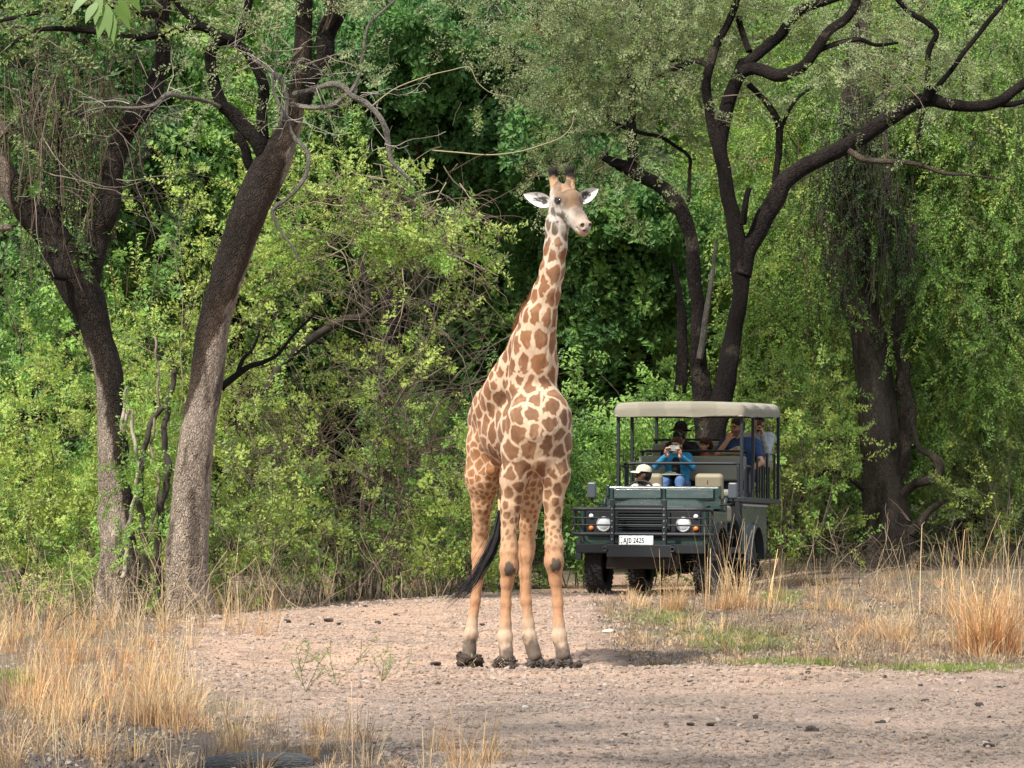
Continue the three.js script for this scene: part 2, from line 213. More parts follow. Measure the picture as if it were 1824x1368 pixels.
{ // stones and clods that can be picked out, at (px, py) of the photograph on flat ground
  const onGround = (px, py) => { let d = 30; for (let i = 0; i < 24; i++) { const p = at(px, py, d), gy = groundY(p.x, p.z); d += (p.y - gy) * d / EYE * 0.7; d = clamp(d, 18, 60); } const p = at(px, py, d); return V(p.x, groundY(p.x, p.z), p.z); };
  globalThis.onGround = onGround;
  const pale = [0.46, 0.36, 0.28], r = rng(5);
  const st = [[387, 1103, 17, pale], [422, 1104, 10, pale], [345, 1105, 12, pale], [452, 1103, 9, pale], [372, 1106, 9, [0.5, 0.42, 0.34]], [288, 1112, 9, pale], [205, 1145, 8, pale], [548, 1096, 8, pale], [748, 1218, 15, [0.45, 0.3, 0.25]], [772, 1242, 11, [0.4, 0.3, 0.26]], [1404, 1210, 11, [0.33, 0.27, 0.25]], [1440, 1235, 10, [0.35, 0.28, 0.25]], [1158, 1322, 8, [0.72, 0.68, 0.62]], [1220, 1308, 9, [0.4, 0.32, 0.28]], [122, 1362, 14, [0.5, 0.4, 0.33]], [790, 1300, 12, [0.36, 0.29, 0.26]], [1015, 1270, 13, [0.37, 0.31, 0.28]], [1090, 1322, 12, [0.38, 0.32, 0.29]], [1572, 1343, 14, [0.3, 0.26, 0.24]], [1510, 1311, 11, [0.5, 0.38, 0.32]], [1702, 1198, 9, [0.6, 0.52, 0.45]], [1320, 1215, 9, [0.55, 0.42, 0.33]], [935, 1262, 11, [0.4, 0.33, 0.29]]];
  const where = ['on the road crest near the thick trunk', 'on the open gravel road'];
  const gs = [1, 2, 3, 4].map((k) => stoneGeo(k * 13, 2, 0.22));
  const nth = ['first', 'second', 'third', 'fourth', 'fifth', 'sixth', 'seventh', 'eighth', 'ninth', 'tenth', 'eleventh', 'twelfth', 'thirteenth', 'fourteenth', 'fifteenth', 'sixteenth', 'seventeenth', 'eighteenth', 'nineteenth', 'twentieth'];
  const rank = (list, test, e) => nth[list.filter(test).sort((a, b) => a[0] - b[0]).indexOf(e)], isPale = (e) => e[0] < 560 && e[1] < 1150, isDull = (e) => !isPale(e) && e[0] !== 1158 && e[0] !== 748;
  st.forEach((E, i) => { const [px, py, w, c] = E; const p = onGround(px, py), s = w * -p.z / LENS * 0.5; const o = solo('stone', gs[i % 4], mat('stone_' + (c === pale ? 'pale' : i % 5), { color: C(...c), roughness: 0.92, specularIntensity: 0.3, bumpMap: gravelBump, bumpScale: 0.008 }), px === 1158 ? 'small whitish stone on the grey gravel right of centre foreground' : px === 748 ? 'reddish stone on the gravel left of the giraffe hooves' : px < 560 && py < 1150 ? 'pale rounded stone ' + where[0] + ', ' + rank(st, isPale, E) + ' from left' : 'dull brown stone ' + where[1] + ', ' + rank(st, isDull, E) + ' from left', 'stone', px === 1158 || px === 748 ? null : px < 560 && py < 1150 ? 'pale stones along the road crest' : 'stones on the gravel road'); o.position.copy(p).add(V(0, s * 0.3, 0)); o.rotation.y = r() * 6; o.scale.setScalar(s); });
  const cl = [[513, 1109, 16], [586, 1107, 16], [555, 1113, 10], [603, 1113, 14], [672, 1111, 14], [706, 1096, 9], [650, 1081, 9], [690, 1079, 10], [860, 1115, 13], [775, 1186, 18], [1228, 1216, 11], [1157, 1216, 9], [1267, 1293, 16], [1231, 1292, 14], [1448, 1302, 26], [1569, 1288, 18], [1742, 1258, 18], [1648, 1250, 14], [1187, 1293, 12], [1343, 1279, 20], [1000, 1232, 9], [1066, 1220, 9], [1640, 1222, 11], [1780, 1225, 12], [1438, 1199, 11], [1112, 1310, 13], [1760, 1330, 20], [1330, 1322, 12], [1590, 1265, 12], [1245, 1090, 8]];
  const cg = [5, 6, 7, 8].map((k) => stoneGeo(k * 7, 2, 0.5)), cm = mat('clod', { color: C(0.14, 0.11, 0.095), roughness: 1, specularIntensity: 0.2, bumpMap: gravelBump, bumpScale: 0.02 });
  const isCrest = (e) => e[1] < 1120 && e[0] < 900, isFore = (e) => !isCrest(e) && e[0] !== 775 && e[0] !== 1448;
  cl.forEach((E, i) => { const [px, py, w] = E; const p = onGround(px, py), s = w * -p.z / LENS * 0.5, crestC = py < 1120 && px < 900, o = solo('dirt_clod', cg[i % 4], cm, px === 775 ? 'dark lump of dung on the gravel left of the giraffe' : px === 1448 ? 'largest dark clod on the grey foreground track' : crestC ? 'dark crumbly clod along the crest of the gravel road, ' + rank(cl, isCrest, E) + ' from left' : 'dark dirt clod on the grey foreground track, ' + rank(cl, isFore, E) + ' from left', 'clod', px === 775 || px === 1448 ? null : crestC ? 'dark clods on the road crest' : 'dark clods on the foreground track'); o.position.copy(p).add(V(0, s * 0.2, 0)); o.rotation.y = r() * 6; o.scale.set(s * 0.85, s * 0.6, s * 0.85); });
  const y = onGround(370 / 2 + 900, 1127); const o = solo('pale_stone', stoneGeo(91, 2, 0.15), mat('stone_yellow', { color: C(0.66, 0.55, 0.4), roughness: 0.9 }), 'long yellowish stone on the verge edge right of the giraffe', 'stone'); o.position.copy(y).add(V(0, 0.02, 0)); o.scale.set(0.07, 0.04, 0.04);
}
// ---------------------------------------------------------------- leaves and sprays
// a spray: a thin twig with diamond leaves folded along their midrib; grows along +y, about `len` long
function spray(seed, o) {
  const r = rng(seed), b = new Buf(), leaf = (p, dir, up, l, w, k) => { const s = dir.clone().cross(up).normalize(), n = s.clone().cross(dir).normalize(), m = p.clone().addScaledVector(dir, l * 0.5), tip = p.clone().addScaledVector(dir, l).addScaledVector(n, -l * 0.12);
    const c = [k, k * r.r(0.96, 1.03), k * r.r(0.8, 1.15)], L = m.clone().addScaledVector(s, w).addScaledVector(n, w * 0.35), R = m.clone().addScaledVector(s, -w).addScaledVector(n, w * 0.35);
    const a = b.v(p.x, p.y, p.z, c), e = b.v(L.x, L.y, L.z, c), f = b.v(tip.x, tip.y, tip.z, c); b.t(a, e, f); const a2 = b.v(p.x, p.y, p.z, c), e2 = b.v(tip.x, tip.y, tip.z, c), f2 = b.v(R.x, R.y, R.z, c); b.t(a2, e2, f2); };
  const bend = V(r.r(-1, 1), 0, r.r(-1, 1)).multiplyScalar(0.35 * o.len), path = (t) => V(bend.x * t * t, o.len * t - (o.droop ?? 0) * o.len * t * t, bend.z * t * t);
  for (let i = 0; i < o.n; i++) { const t = Math.pow((i + r()) / o.n, 0.85), p = path(t), q = path(Math.min(1.02, t + 0.05)).sub(p).normalize();
    const az = r() * 6.28, out = V(Math.cos(az), 0, Math.sin(az)), stem = (o.spread ?? 0.05) * r.r(0.2, 1) * (1 - 0.5 * t);
    p.addScaledVector(out, stem); p.y += r.r(-0.5, 0.5) * stem;
    const dir = out.clone().multiplyScalar(r.r(0.5, 1)).addScaledVector(q, r.r(0.1, 0.9)).add(V(0, o.hang ?? 0, 0)).normalize(); leaf(p, dir, V(r.r(-0.6, 0.6), 1, r.r(-0.6, 0.6)), o.l * r.r(0.65, 1.2), o.w * r.r(0.7, 1.15), r.r(0.84, 1.14)); }
  const TW = []; for (let i = 0; i <= 4; i++) TW.push({ p: path(i / 4), r: 0.005 * (1 - 0.17 * i) }); tube(b, TW, { sides: 3, cap: false, color: [0.42, 0.24, 0.2] });
  return b.geo(true);
}
function twigGeo(o, seed) { const b = new Buf(), r = rng(seed), S = []; for (let i = 0; i <= 4; i++) { const t = i / 4; S.push({ p: V(r.n() * 0.02 * t, o.len * t - (o.droop ?? 0) * o.len * t * t, r.n() * 0.02 * t), r: 0.0045 * (1 - 0.6 * t) }); } tube(b, S, { sides: 3, cap: false }); return b.geo(); }
const SPRAYS = {
  small: { len: 0.46, n: 40, l: 0.066, w: 0.018, spread: 0.055 },
  fine: { len: 0.42, n: 42, l: 0.048, w: 0.012, spread: 0.06 },
  broad: { len: 0.55, n: 40, l: 0.12, w: 0.034, spread: 0.15, hang: -0.35 },
  hang: { len: 0.75, n: 50, l: 0.072, w: 0.018, spread: 0.06, droop: 0, hang: 0.5 },
  wide: { len: 0.9, n: 60, l: 0.15, w: 0.046, spread: 0.3, hang: -0.3 },
};
const sprayGeos = {}; for (const k in SPRAYS) sprayGeos[k] = [1, 2, 3].map((s) => spray(s * 31 + k.length, SPRAYS[k]));
const leafMat = mat('leaf', { vertexColors: true, roughness: 0.62, transmission: 0.55, thickness: 0, specularIntensity: 0.5 });
const twigTone = { grey: [0.17, 0.135, 0.1], brown: [0.1, 0.07, 0.05], dark: [0.045, 0.035, 0.028], straw: [0.38, 0.28, 0.17] };
const woodMat = mat('twig_wood', { vertexColors: true, roughness: 0.9, specularIntensity: 0.25 });
const PAL = {   // base colour, second colour
  lime: [[0.52, 0.6, 0.15], [0.36, 0.48, 0.105]], bright: [[0.38, 0.56, 0.125], [0.25, 0.42, 0.09]], mid: [[0.23, 0.39, 0.09], [0.15, 0.28, 0.062]], deep: [[0.15, 0.31, 0.075], [0.09, 0.21, 0.055]],
  grey: [[0.44, 0.5, 0.25], [0.3, 0.37, 0.17]], olive: [[0.34, 0.41, 0.13], [0.21, 0.28, 0.09]], dark: [[0.08, 0.12, 0.045], [0.05, 0.08, 0.03]],
};
const UP = V(0, 1, 0), qd = (dir, spin) => new THREE.Quaternion().setFromUnitVectors(UP, dir.clone().normalize()).multiply(new THREE.Quaternion().setFromAxisAngle(UP, spin));
function tint(pal, r, dead = 0.0012) { if (r() < dead) return [0.28, 0.12, 0.05]; const p = PAL[pal], k = r.r(0.88, 1.12), c = mix3(p[0], p[1], r()); return [c[0] * k, c[1] * k, c[2] * k]; }
// grows side shoots from a shoot; adds wood to `wood` and ends to `tips`
function shoots(r, p, dir, len, rad, level, o, wood, tips) {
  const n = Math.max(3, Math.ceil(len / (o.step ?? 0.35))), S = [], q = p.clone(), d = dir.clone().normalize();
  for (let i = 0; i <= n; i++) { S.push({ p: q.clone(), r: Math.max(0.003, rad * (1 - 0.8 * i / n)) }); d.add(V(r.n(), r.n(), r.n()).multiplyScalar(o.wander ?? 0.18)); d.y += (o.lift ?? 0) / n; d.y -= (o.droop ?? 0) * (i / n) / n * 2; d.normalize(); if (o.lim && i > 1 && (Math.abs(q.x) > o.lim[0] || Math.abs(q.z) > o.lim[1])) break; q.addScaledVector(d, len / n);
    if (level > 0 && i > n * (o.bare ?? 0.2)) { const k = o.kids ?? 1; for (let c = 0; c < k; c++) if (r() < (o.kidChance ?? 0.9)) { const a = V(r.n(), r.n() * 0.7 + (o.kidUp ?? 0.1), r.n()).normalize(); shoots(r, q, d.clone().multiplyScalar(0.5).add(a).normalize(), len * r.r(0.3, 0.55), rad * 0.45, level - 1, o, wood, tips); } }
    if (level <= (o.leafLevel ?? 1) && i > 0) tips.push([q.clone(), d.clone()]); }
  tube(wood, S, { sides: rad > 0.02 ? 6 : 3, color: o.tone ?? twigTone.grey, cap: false });
}
function leaves(parent, name, kind, pal, tips, r, o = {}) {
  const lists = [[], [], []];
  tips.forEach(([p, d], i) => { const m = o.per ?? 1; for (let k = 0; k < m; k++) { if (r() > (o.keep ?? 1)) continue; if (o.gap !== 0 && noise(p.x * 1.9 + parent.position.x, p.y * 1.9, p.z * 1.9) < -0.18 && r() < 0.85) continue; const dir = d.clone().addScaledVector(V(r.n(), r.n(), r.n()), o.mess ?? 0.7).add(V(0, o.up ?? 0, 0)); if (dir.lengthSq() < 1e-4) dir.set(0, 1, 0);
    const j = o.jit ?? 0.1, pp = p.clone().add(V(r.n() * j, r.n() * j, r.n() * j)), s = r.r(0.7, 1.2) * (o.size ?? 1); lists[(i + k) % 3].push({ m: M4(pp, qd(dir, r() * 6.28), s), c: tint(typeof pal === 'function' ? pal(p, r) : pal, r, o.dead) }); } });
  const live = lists.map((l, i) => [l, i]).filter(([l]) => l.length); const g = live.length > 1 ? new THREE.Group() : parent; if (g !== parent) { g.name = name; g.userData.kind = 'stuff'; parent.add(g); }
  for (const [l, i] of live) inst(g === parent ? name : 'leaf_sprays', sprayGeos[kind][i], leafMat, l, g, { kind: 'stuff' });
}
function finishWood(buf, name, parent) { if (buf.i.length) part(name, buf.geo(), woodMat, parent, { kind: 'stuff' }); }

// a many-stemmed shrub. x, d: place; w, h, depth: size
function shrub(label, px, d, wpx, topPy, pal, o = {}) {
  topPy += (1060 - topPy) * 0.1; wpx *= 0.86; const base = at(px, 1060, d), x = base.x, z = -d, gy = groundY(x, z) - 0.03, W = wpx * d / LENS / 2, H = at(px, topPy, d).y - gy, r = rng(Math.round(px * 7 + d * 13 + topPy));
  const t = thing(o.name ?? 'shrub', label, o.category ?? 'shrub', V(x, gy, z), o.group), wood = new Buf(), tips = [], D = o.deep ?? Math.min(W, 1.3), n = o.stems ?? Math.round(7 + W * 5);
  for (let i = 0; i < n; i++) { const a = r() * 6.28, k = Math.sqrt(r()), bx = Math.cos(a) * k * W * 0.55, bz = Math.sin(a) * k * D * 0.55, hh = H * r.r(0.45, 1.0) * (1 - 0.25 * k), lean = V(Math.cos(a) * k * W * 0.75 / Math.max(hh, 0.5), 1, Math.sin(a) * k * D * 0.6 / Math.max(hh, 0.5)).normalize();
    shoots(r, V(bx, 0, bz), lean, hh * 1.05, 0.008 + 0.003 * hh, 2, { tone: r() < 0.6 ? twigTone.grey : twigTone.brown, step: o.step ?? 0.3, wander: 0.2, droop: o.droop ?? 0.35, lim: [W * 1.12, D * 1.25 + 0.2], kids: o.kids ?? 1, kidChance: o.kidChance ?? 0.8, kidUp: 0.15, bare: o.bare ?? 0.12, leafLevel: 1 }, wood, tips); }
  if (o.leafFrom) { const all = tips.splice(0); for (const e of all) if (e[0].y > H * o.leafFrom || r() < (o.lowKeep ?? 0.12)) tips.push(e); }
  finishWood(wood, 'stems', t); const keep = Math.min(1, (o.sprays ?? W * H * 135) / tips.length); leaves(t, 'foliage', o.kind ?? 'small', pal, tips, r, { keep, per: keep >= 1 ? Math.min(4, Math.ceil((o.sprays ?? W * H * 135) / tips.length)) : 1, mess: 0.7, jit: 0.12, size: o.size ?? 1, dead: o.dead });
  return t;
}
// a hanging tangle: strands drop from points; returns via wood/tips
function strands(r, pts, n, lenA, lenB, wood, tips, tone, rad = 0.006) {
  for (let i = 0; i < n; i++) { const p = pts[Math.floor(r() * pts.length)].clone().add(V(r.n() * 0.35, r.n() * 0.2, r.n() * 0.35)), L = r.r(lenA, lenB), m = Math.ceil(L / 0.3), S = [], sway = V(r.n() * 0.12, 0, r.n() * 0.12), curl = r() * 6;
    for (let k = 0; k <= m; k++) { S.push({ p: p.clone(), r: rad * r.r(0.6, 1.1) }); if (k) tips.push([p.clone(), V(r.n() * 0.6, -1, r.n() * 0.6)]); p.y -= L / m; p.x += sway.x * 0.3 + 0.05 * Math.sin(curl + k * 0.9) + r.n() * 0.03; p.z += sway.z * 0.3 + r.n() * 0.03; }
    tube(wood, S, { sides: 3, color: tone, cap: false }); }
}
// ---------------------------------------------------------------- trees
const barkM = mat('bark', { vertexColors: true, roughness: 0.95, specularIntensity: 0.2, map: barkColor, bumpMap: barkBump, bumpScale: 0.03 });
// limbs: lists of [px, py, width in px, extra distance]; the first is the trunk
function tree(label, d0, limbs, o = {}) {
  const f = limbs[0][0], base = at(f[0], f[1], d0 + (f[3] ?? 0)); const t = thing(o.name ?? 'tree', label, 'tree', base, o.group), skel = [];
  limbs.forEach((L, n) => { const pts = L.map(([a, b, , e]) => at(a, b, d0 + (e ?? 0)).sub(base)), rad = L.map(([, , w, e]) => (o.slim ?? 0.87) * w * (d0 + (e ?? 0)) / LENS / 2), S = spline(pts, rad, Math.max(0.035, rad[0] * 0.25)), b = new Buf(), sd = n * 17 + d0;
    S.forEach((s, i) => { const k = Math.min(s.r, 0.12) * 0.3; s.p.x += k * noise(i * 0.11, sd, 1); s.p.z += k * noise(i * 0.11, sd, 5) * 1.5; });
    const sides = rad[0] > 0.2 ? 40 : rad[0] > 0.06 ? 16 : 8, col = o.color ?? ((q) => { const k = 0.7 + 0.5 * noise(q.x * 3, q.y * 1.2, q.z * 3); return [0.03 * k, 0.024 * k, 0.021 * k]; });
    tube(b, S, { sides, uvr: Math.max(0.16, rad[0]), color: (q, a, s) => col(q, base, n, L), bump: (q, a, s) => 1 + (o.lump ?? 0.16) * fbm(q.x * 4 + sd, q.y * 2.2, q.z * 4, 4) + (o.flute && n === 0 ? o.flute * Math.cos(a * 5 + Math.sin(q.y * 1.3) * 1.5) * sstep(o.fluteTop ?? 1.4, 0, q.y) : 0) });
    const m = part(n === 0 ? 'trunk' : (o.limbName?.(n) ?? 'limb'), b.geo(), barkM, t); skel.push(S); });
  t.userData.skel = undefined; return { t, skel, base };
}
function crownTips(r, blobs, base, o = {}) {   // blobs: [px, py, rx px, ry px, distance, rz m, clusters]
  const tips = [], wood = new Buf();
  for (const [px, py, rx, ry, d, rz, n] of blobs) for (let i = 0; i < n; i++) { let u, v, w; do { u = r.r(-1, 1); v = r.r(-1, 1); w = r.r(-1, 1); } while (u * u + v * v + w * w > 1);
    const c = at(px + u * rx, py - v * ry, d).sub(base); c.z += w * rz; const cr = (o.cr ?? 0.55) * r.r(0.6, 1.3), dir = V(u, v * 0.5 + (o.rise ?? 0.2), w + 0.2).normalize();
    if (o.shoot) shoots(r, c, dir.add(V(r.n() * 0.6, r.n() * 0.4, r.n() * 0.6)), o.shoot * r.r(0.6, 1.2), o.rad ?? 0.012, 1, { tone: o.tone ?? twigTone.brown, step: 0.3, wander: 0.3, droop: o.droop ?? 0.2, kids: 1, kidChance: 0.75, bare: 0.1, leafLevel: 1 }, wood, tips);
    else for (let k = 0; k < (o.per ?? 10); k++) { const q = V(r.n(), r.n() * 0.6, r.n()).multiplyScalar(cr * 0.6); tips.push([c.clone().add(q), q.clone().normalize().add(dir).add(V(0, o.up ?? 0.1, 0))]); } }
  return { tips, wood };
}
const grayBranch = (q) => { const k = 0.85 + 0.35 * noise(q.x * 9, q.y * 9, q.z * 9); return [0.4 * k, 0.355 * k, 0.3 * k]; };
function peeling(dark, brown, pale0, edge) { let pale = pale0; return (q, base) => { const X = q.x + base.x, Y = q.y + base.y, e = edge(X, Y) + 0.28 * fbm(X * 9, Y * 2.2, 4) + 0.1 * noise(X * 30, Y * 6, 7); const k = 0.82 + 0.3 * fbm(X * 5, Y * 2, q.z * 5) + 0.15 * noise(X * 22, Y * 9, q.z * 22); if (e > 0) { const s = fbm(X * 7, Y * 1.1, q.z * 7 + 9); if (s > .2) pale = pale0.map((v) => v * (1 + sstep(.2, .35, s) * .35)); else pale = s < -.28 ? pale0.map((v) => v * .45) : pale0; } const c = e > 0 ? pale : e > -0.9 ? mix3(brown, dark, sstep(0, -0.9, e)) : dark; return c.map((v) => v * k); }; }

// ---- the leaning double-limbed tree at the left edge
{
  const D = 41, axis = (Y) => pw([[-0.3, -5.0], [0.5, -4.9], [1.9, -5.05], [3.4, -5.25]], Y);
  const { t, base } = tree('rough trunk at the left forking low into two dark leaning limbs', D, [
    [[212, 1100, 118], [210, 1075, 92], [211, 1020, 80], [212, 975, 78], [205, 930, 70], [206, 890, 64], [198, 850, 60], [199, 805, 62], [193, 740, 52], [192, 690, 56], [186, 640, 60], [175, 600, 64], [163, 560, 70], [146, 525, 78], [128, 490, 80], [106, 450, 74], [80, 412, 68], [45, 372, 62], [12, 325, 54], [-14, 280, 48], [-40, 230, 44]],
    [[158, 500, 46], [170, 450, 48], [180, 405, 46], [194, 350, 44], [202, 300, 44], [212, 260, 45], [228, 225, 43], [248, 198, 42], [268, 172, 38], [281, 125, 33], [289, 75, 29], [292, 30, 28], [300, -20, 24]],
    [[296, 12, 20, -.3], [262, 28, 18, -.5], [218, 12, 14, -.6], [150, 8, 12, -.7], [70, 22, 9, -.8], [-10, 40, 7, -.8]],
    [[290, 60, 18, -.2], [240, 66, 14, -.5], [180, 58, 12, -.6], [117, 51, 11, -.7], [60, 55, 9, -.7], [20, 80, 6, -.7]],
    [[10, 240, 26], [-2, 222, 24], [-14, 190, 22]],
    [[118, 495, 16, -.3], [98, 492, 12, -.45], [92, 478, 7, -.5], [94, 462, 3, -.5]],
    [[100, 398, 12], [106, 330, 11], [106, 250, 9], [110, 180, 7]],
    [[20, 405, 14, .4], [-20, 410, 12, .5], [-60, 430, 10, .5]],
  ], { name: 'leaning_tree', color: peeling([0.048, 0.037, 0.03], [0.085, 0.062, 0.047], [0.42, 0.335, 0.26], (X, Y) => (axis(Y) - 0.0 - X) * 6 + 0.9 - (Y - 1.25) * 0.5 - 5 * sstep(3.0, 4.2, Y)), flute: 0.13, fluteTop: 1.6, lump: 0.24 });
  const r = rng(411), { tips, wood } = crownTips(r, [[90, 0, 190, 90, D - .4, 0.9, 40], [20, 130, 90, 90, D - .3, .8, 16], [220, -50, 220, 40, D, .8, 14], [80, -60, 220, 40, D + 1, .8, 14]], base, { shoot: 0.9, tone: twigTone.grey, droop: 0.4 });
  const st = []; strands(r, [at(60, 150, D - .3), at(120, 120, D), at(170, 130, D + .3), at(30, 200, D), at(210, 100, D + .4), at(100, 210, D + .5), at(140, 210, D + .2)].map((p) => p.sub(base)), 90, 0.8, 2.6, wood, st, twigTone.brown, 0.007);
  strands(r, [at(60, 150, D - .3), at(120, 120, D), at(170, 150, D + .3), at(20, 120, D)].map((p) => p.sub(base)), 30, 0.6, 1.8, wood, st, twigTone.grey, 0.006);
  { const no = []; for (let i = 0; i < 150; i++) shoots(r, at(260 * r(), 60 + 300 * r(), D + r.r(-.8, .8)).sub(base), V(r.n(), r.n() * .8 - .3, r.n() * .5), r.r(.5, 1.6), .009, 1, { tone: [twigTone.brown, twigTone.dark, [.22, .18, .14]][i % 3], step: .13, wander: .32, droop: .5, kidChance: .3 }, wood, no); }
  finishWood(wood, 'twigs', t); leaves(t, 'crown', 'small', 'olive', tips, r, { keep: 0.5, up: 0.2 }); leaves(t, 'climbing_leaves', 'small', 'mid', st, r, { keep: 0.14 });
}
// ---- the thick straight trunk at the left, half its bark pale
{
  const D = 40, grey = new Set([6, 7, 8, 9, 10]), axis = (Y) => pw([[-0.3, -3.94], [2.0, -3.8], [3.6, -3.6], [5, -3.35]], Y), own = peeling([0.045, 0.035, 0.029], [0.115, 0.08, 0.058], [0.43, 0.34, 0.265], (X, Y) => (X - axis(Y) + 0.02) * 3.6 + 1.0 - (Y - 2.05) * 0.95);
  const { t, base } = tree('thick trunk left of the giraffe with pale lower bark and dark upper bark', D, [
    [[338, 1112, 122], [337, 1090, 96], [333, 1050, 86], [331, 1000, 86], [334, 960, 85], [339, 900, 82], [345, 850, 76], [351, 800, 72], [356, 740, 68], [362, 690, 67], [369, 640, 67], [378, 590, 65], [387, 550, 64], [399, 510, 64], [418, 446, 67], [444, 374, 74], [463, 330, 76], [484, 285, 72], [508, 235, 50], [523, 175, 38], [537, 110, 40], [541, 50, 35], [541, 0, 35], [542, -50, 30]],
    [[478, 300, 40], [456, 250, 34], [432, 222, 31], [412, 200, 30], [396, 186, 27], [382, 145, 24], [376, 95, 23], [392, 72, 24], [425, 66, 20], [438, 20, 16], [452, -30, 14]],
    [[470, 290, 30], [466, 235, 24], [468, 170, 23], [458, 120, 22], [436, 88, 20], [400, 68, 20], [352, 40, 16], [320, 10, 12], [300, -20, 10]],
    [[536, 190, 32], [553, 142, 33], [572, 112, 38], [582, 60, 40], [597, 15, 44], [606, -40, 40]],
    [[412, 72, 18, -.3], [352, 48, 14, -.4], [300, 60, 13, -.5], [278, 62, 11, -.5], [240, 70, 9, -.5], [190, 60, 6, -.5]],
    [[466, 320, 26], [440, 290, 22], [436, 262, 20], [424, 238, 16]],
    [[392, 190, 11, -.1], [360, 178, 9, -.3], [322, 172, 10, -.5], [298, 168, 12, -.55], [276, 186, 10, -.6], [240, 192, 6, -.6], [180, 192, 5, -.7], [140, 205, 3, -.7]],
    [[526, 168, 13, -.2], [556, 160, 11, -.4], [590, 150, 13, -.5], [612, 156, 13, -.5], [628, 172, 12, -.5], [652, 184, 13, -.5], [676, 208, 11, -.5], [688, 240, 11, -.5], [696, 282, 9, -.5], [712, 302, 8, -.5], [740, 330, 4, -.5]],
    [[520, 186, 11, -.2], [556, 192, 10, -.4], [590, 188, 11, -.5], [612, 172, 10, -.5], [628, 160, 9, -.5], [640, 130, 7, -.5], [646, 90, 7, -.5], [654, 50, 6, -.5], [672, 28, 6, -.5], [705, 0, 5, -.5]],
    [[452, 106, 7, -.4], [476, 122, 7, -.5], [498, 140, 10, -.5], [510, 172, 10, -.5], [510, 205, 11, -.5], [520, 240, 10, -.5], [540, 262, 9, -.5], [549, 278, 9, -.5], [544, 316, 9, -.5], [520, 346, 8, -.5], [490, 368, 9, -.5], [486, 384, 7, -.5], [500, 412, 6, -.5], [520, 438, 5, -.5], [534, 466, 4, -.5]],
    [[498, 90, 4, -.6], [486, 150, 5, -.6], [502, 200, 8, -.6], [496, 230, 3, -.6]],
    [[396, 690, 16, .3], [420, 668, 14, .5], [446, 652, 12, .6], [470, 645, 10, .7], [496, 630, 8, .8], [520, 600, 6, .9], [560, 560, 4, 1]],
    [[424, 668, 10, .5], [432, 640, 8, .6], [450, 620, 6, .7], [462, 590, 4, .8]],
  ], { name: 'thick_tree', color: (q, b, n, L) => grey.has(n) ? grayBranch(q) : n === 0 ? own(q, b) : [0.03, 0.024, 0.02].map((v) => v * (0.75 + 0.5 * noise(q.x * 5, q.y * 2, q.z * 5))), flute: 0.09, fluteTop: 1.2, lump: 0.15, limbName: (n) => grey.has(n) ? 'dead_branch' : 'limb' });
  const r = rng(402), { tips, wood } = crownTips(r, [[500, 110, 70, 55, D - .8, .4, 9], [560, 70, 60, 40, D - .8, .5, 7], [480, -40, 180, 40, D, .8, 10]], base, { shoot: 0.6, tone: twigTone.grey });
  const bare = new Buf(), none = []; for (let i = 0; i < 60; i++) { const p = [[500, 150], [470, 100], [560, 160], [600, 160], [520, 210], [300, 170], [240, 190], [640, 170], [690, 260], [420, 90]][i % 10]; shoots(r, at(p[0] + r.n() * 14, p[1] + r.n() * 10, D - .5).sub(base), V(r.n(), r.n() * 0.8, r.n() * 0.6), r.r(0.25, 0.8), 0.006, 1, { tone: [0.36, 0.32, 0.27], step: 0.12, wander: 0.4, kidChance: 0.4 }, bare, none); }
  finishWood(bare, 'bare_twigs', t); finishWood(wood, 'twigs', t); leaves(t, 'crown', 'fine', 'grey', tips, r, { keep: 0.9, up: 0.2 });
}
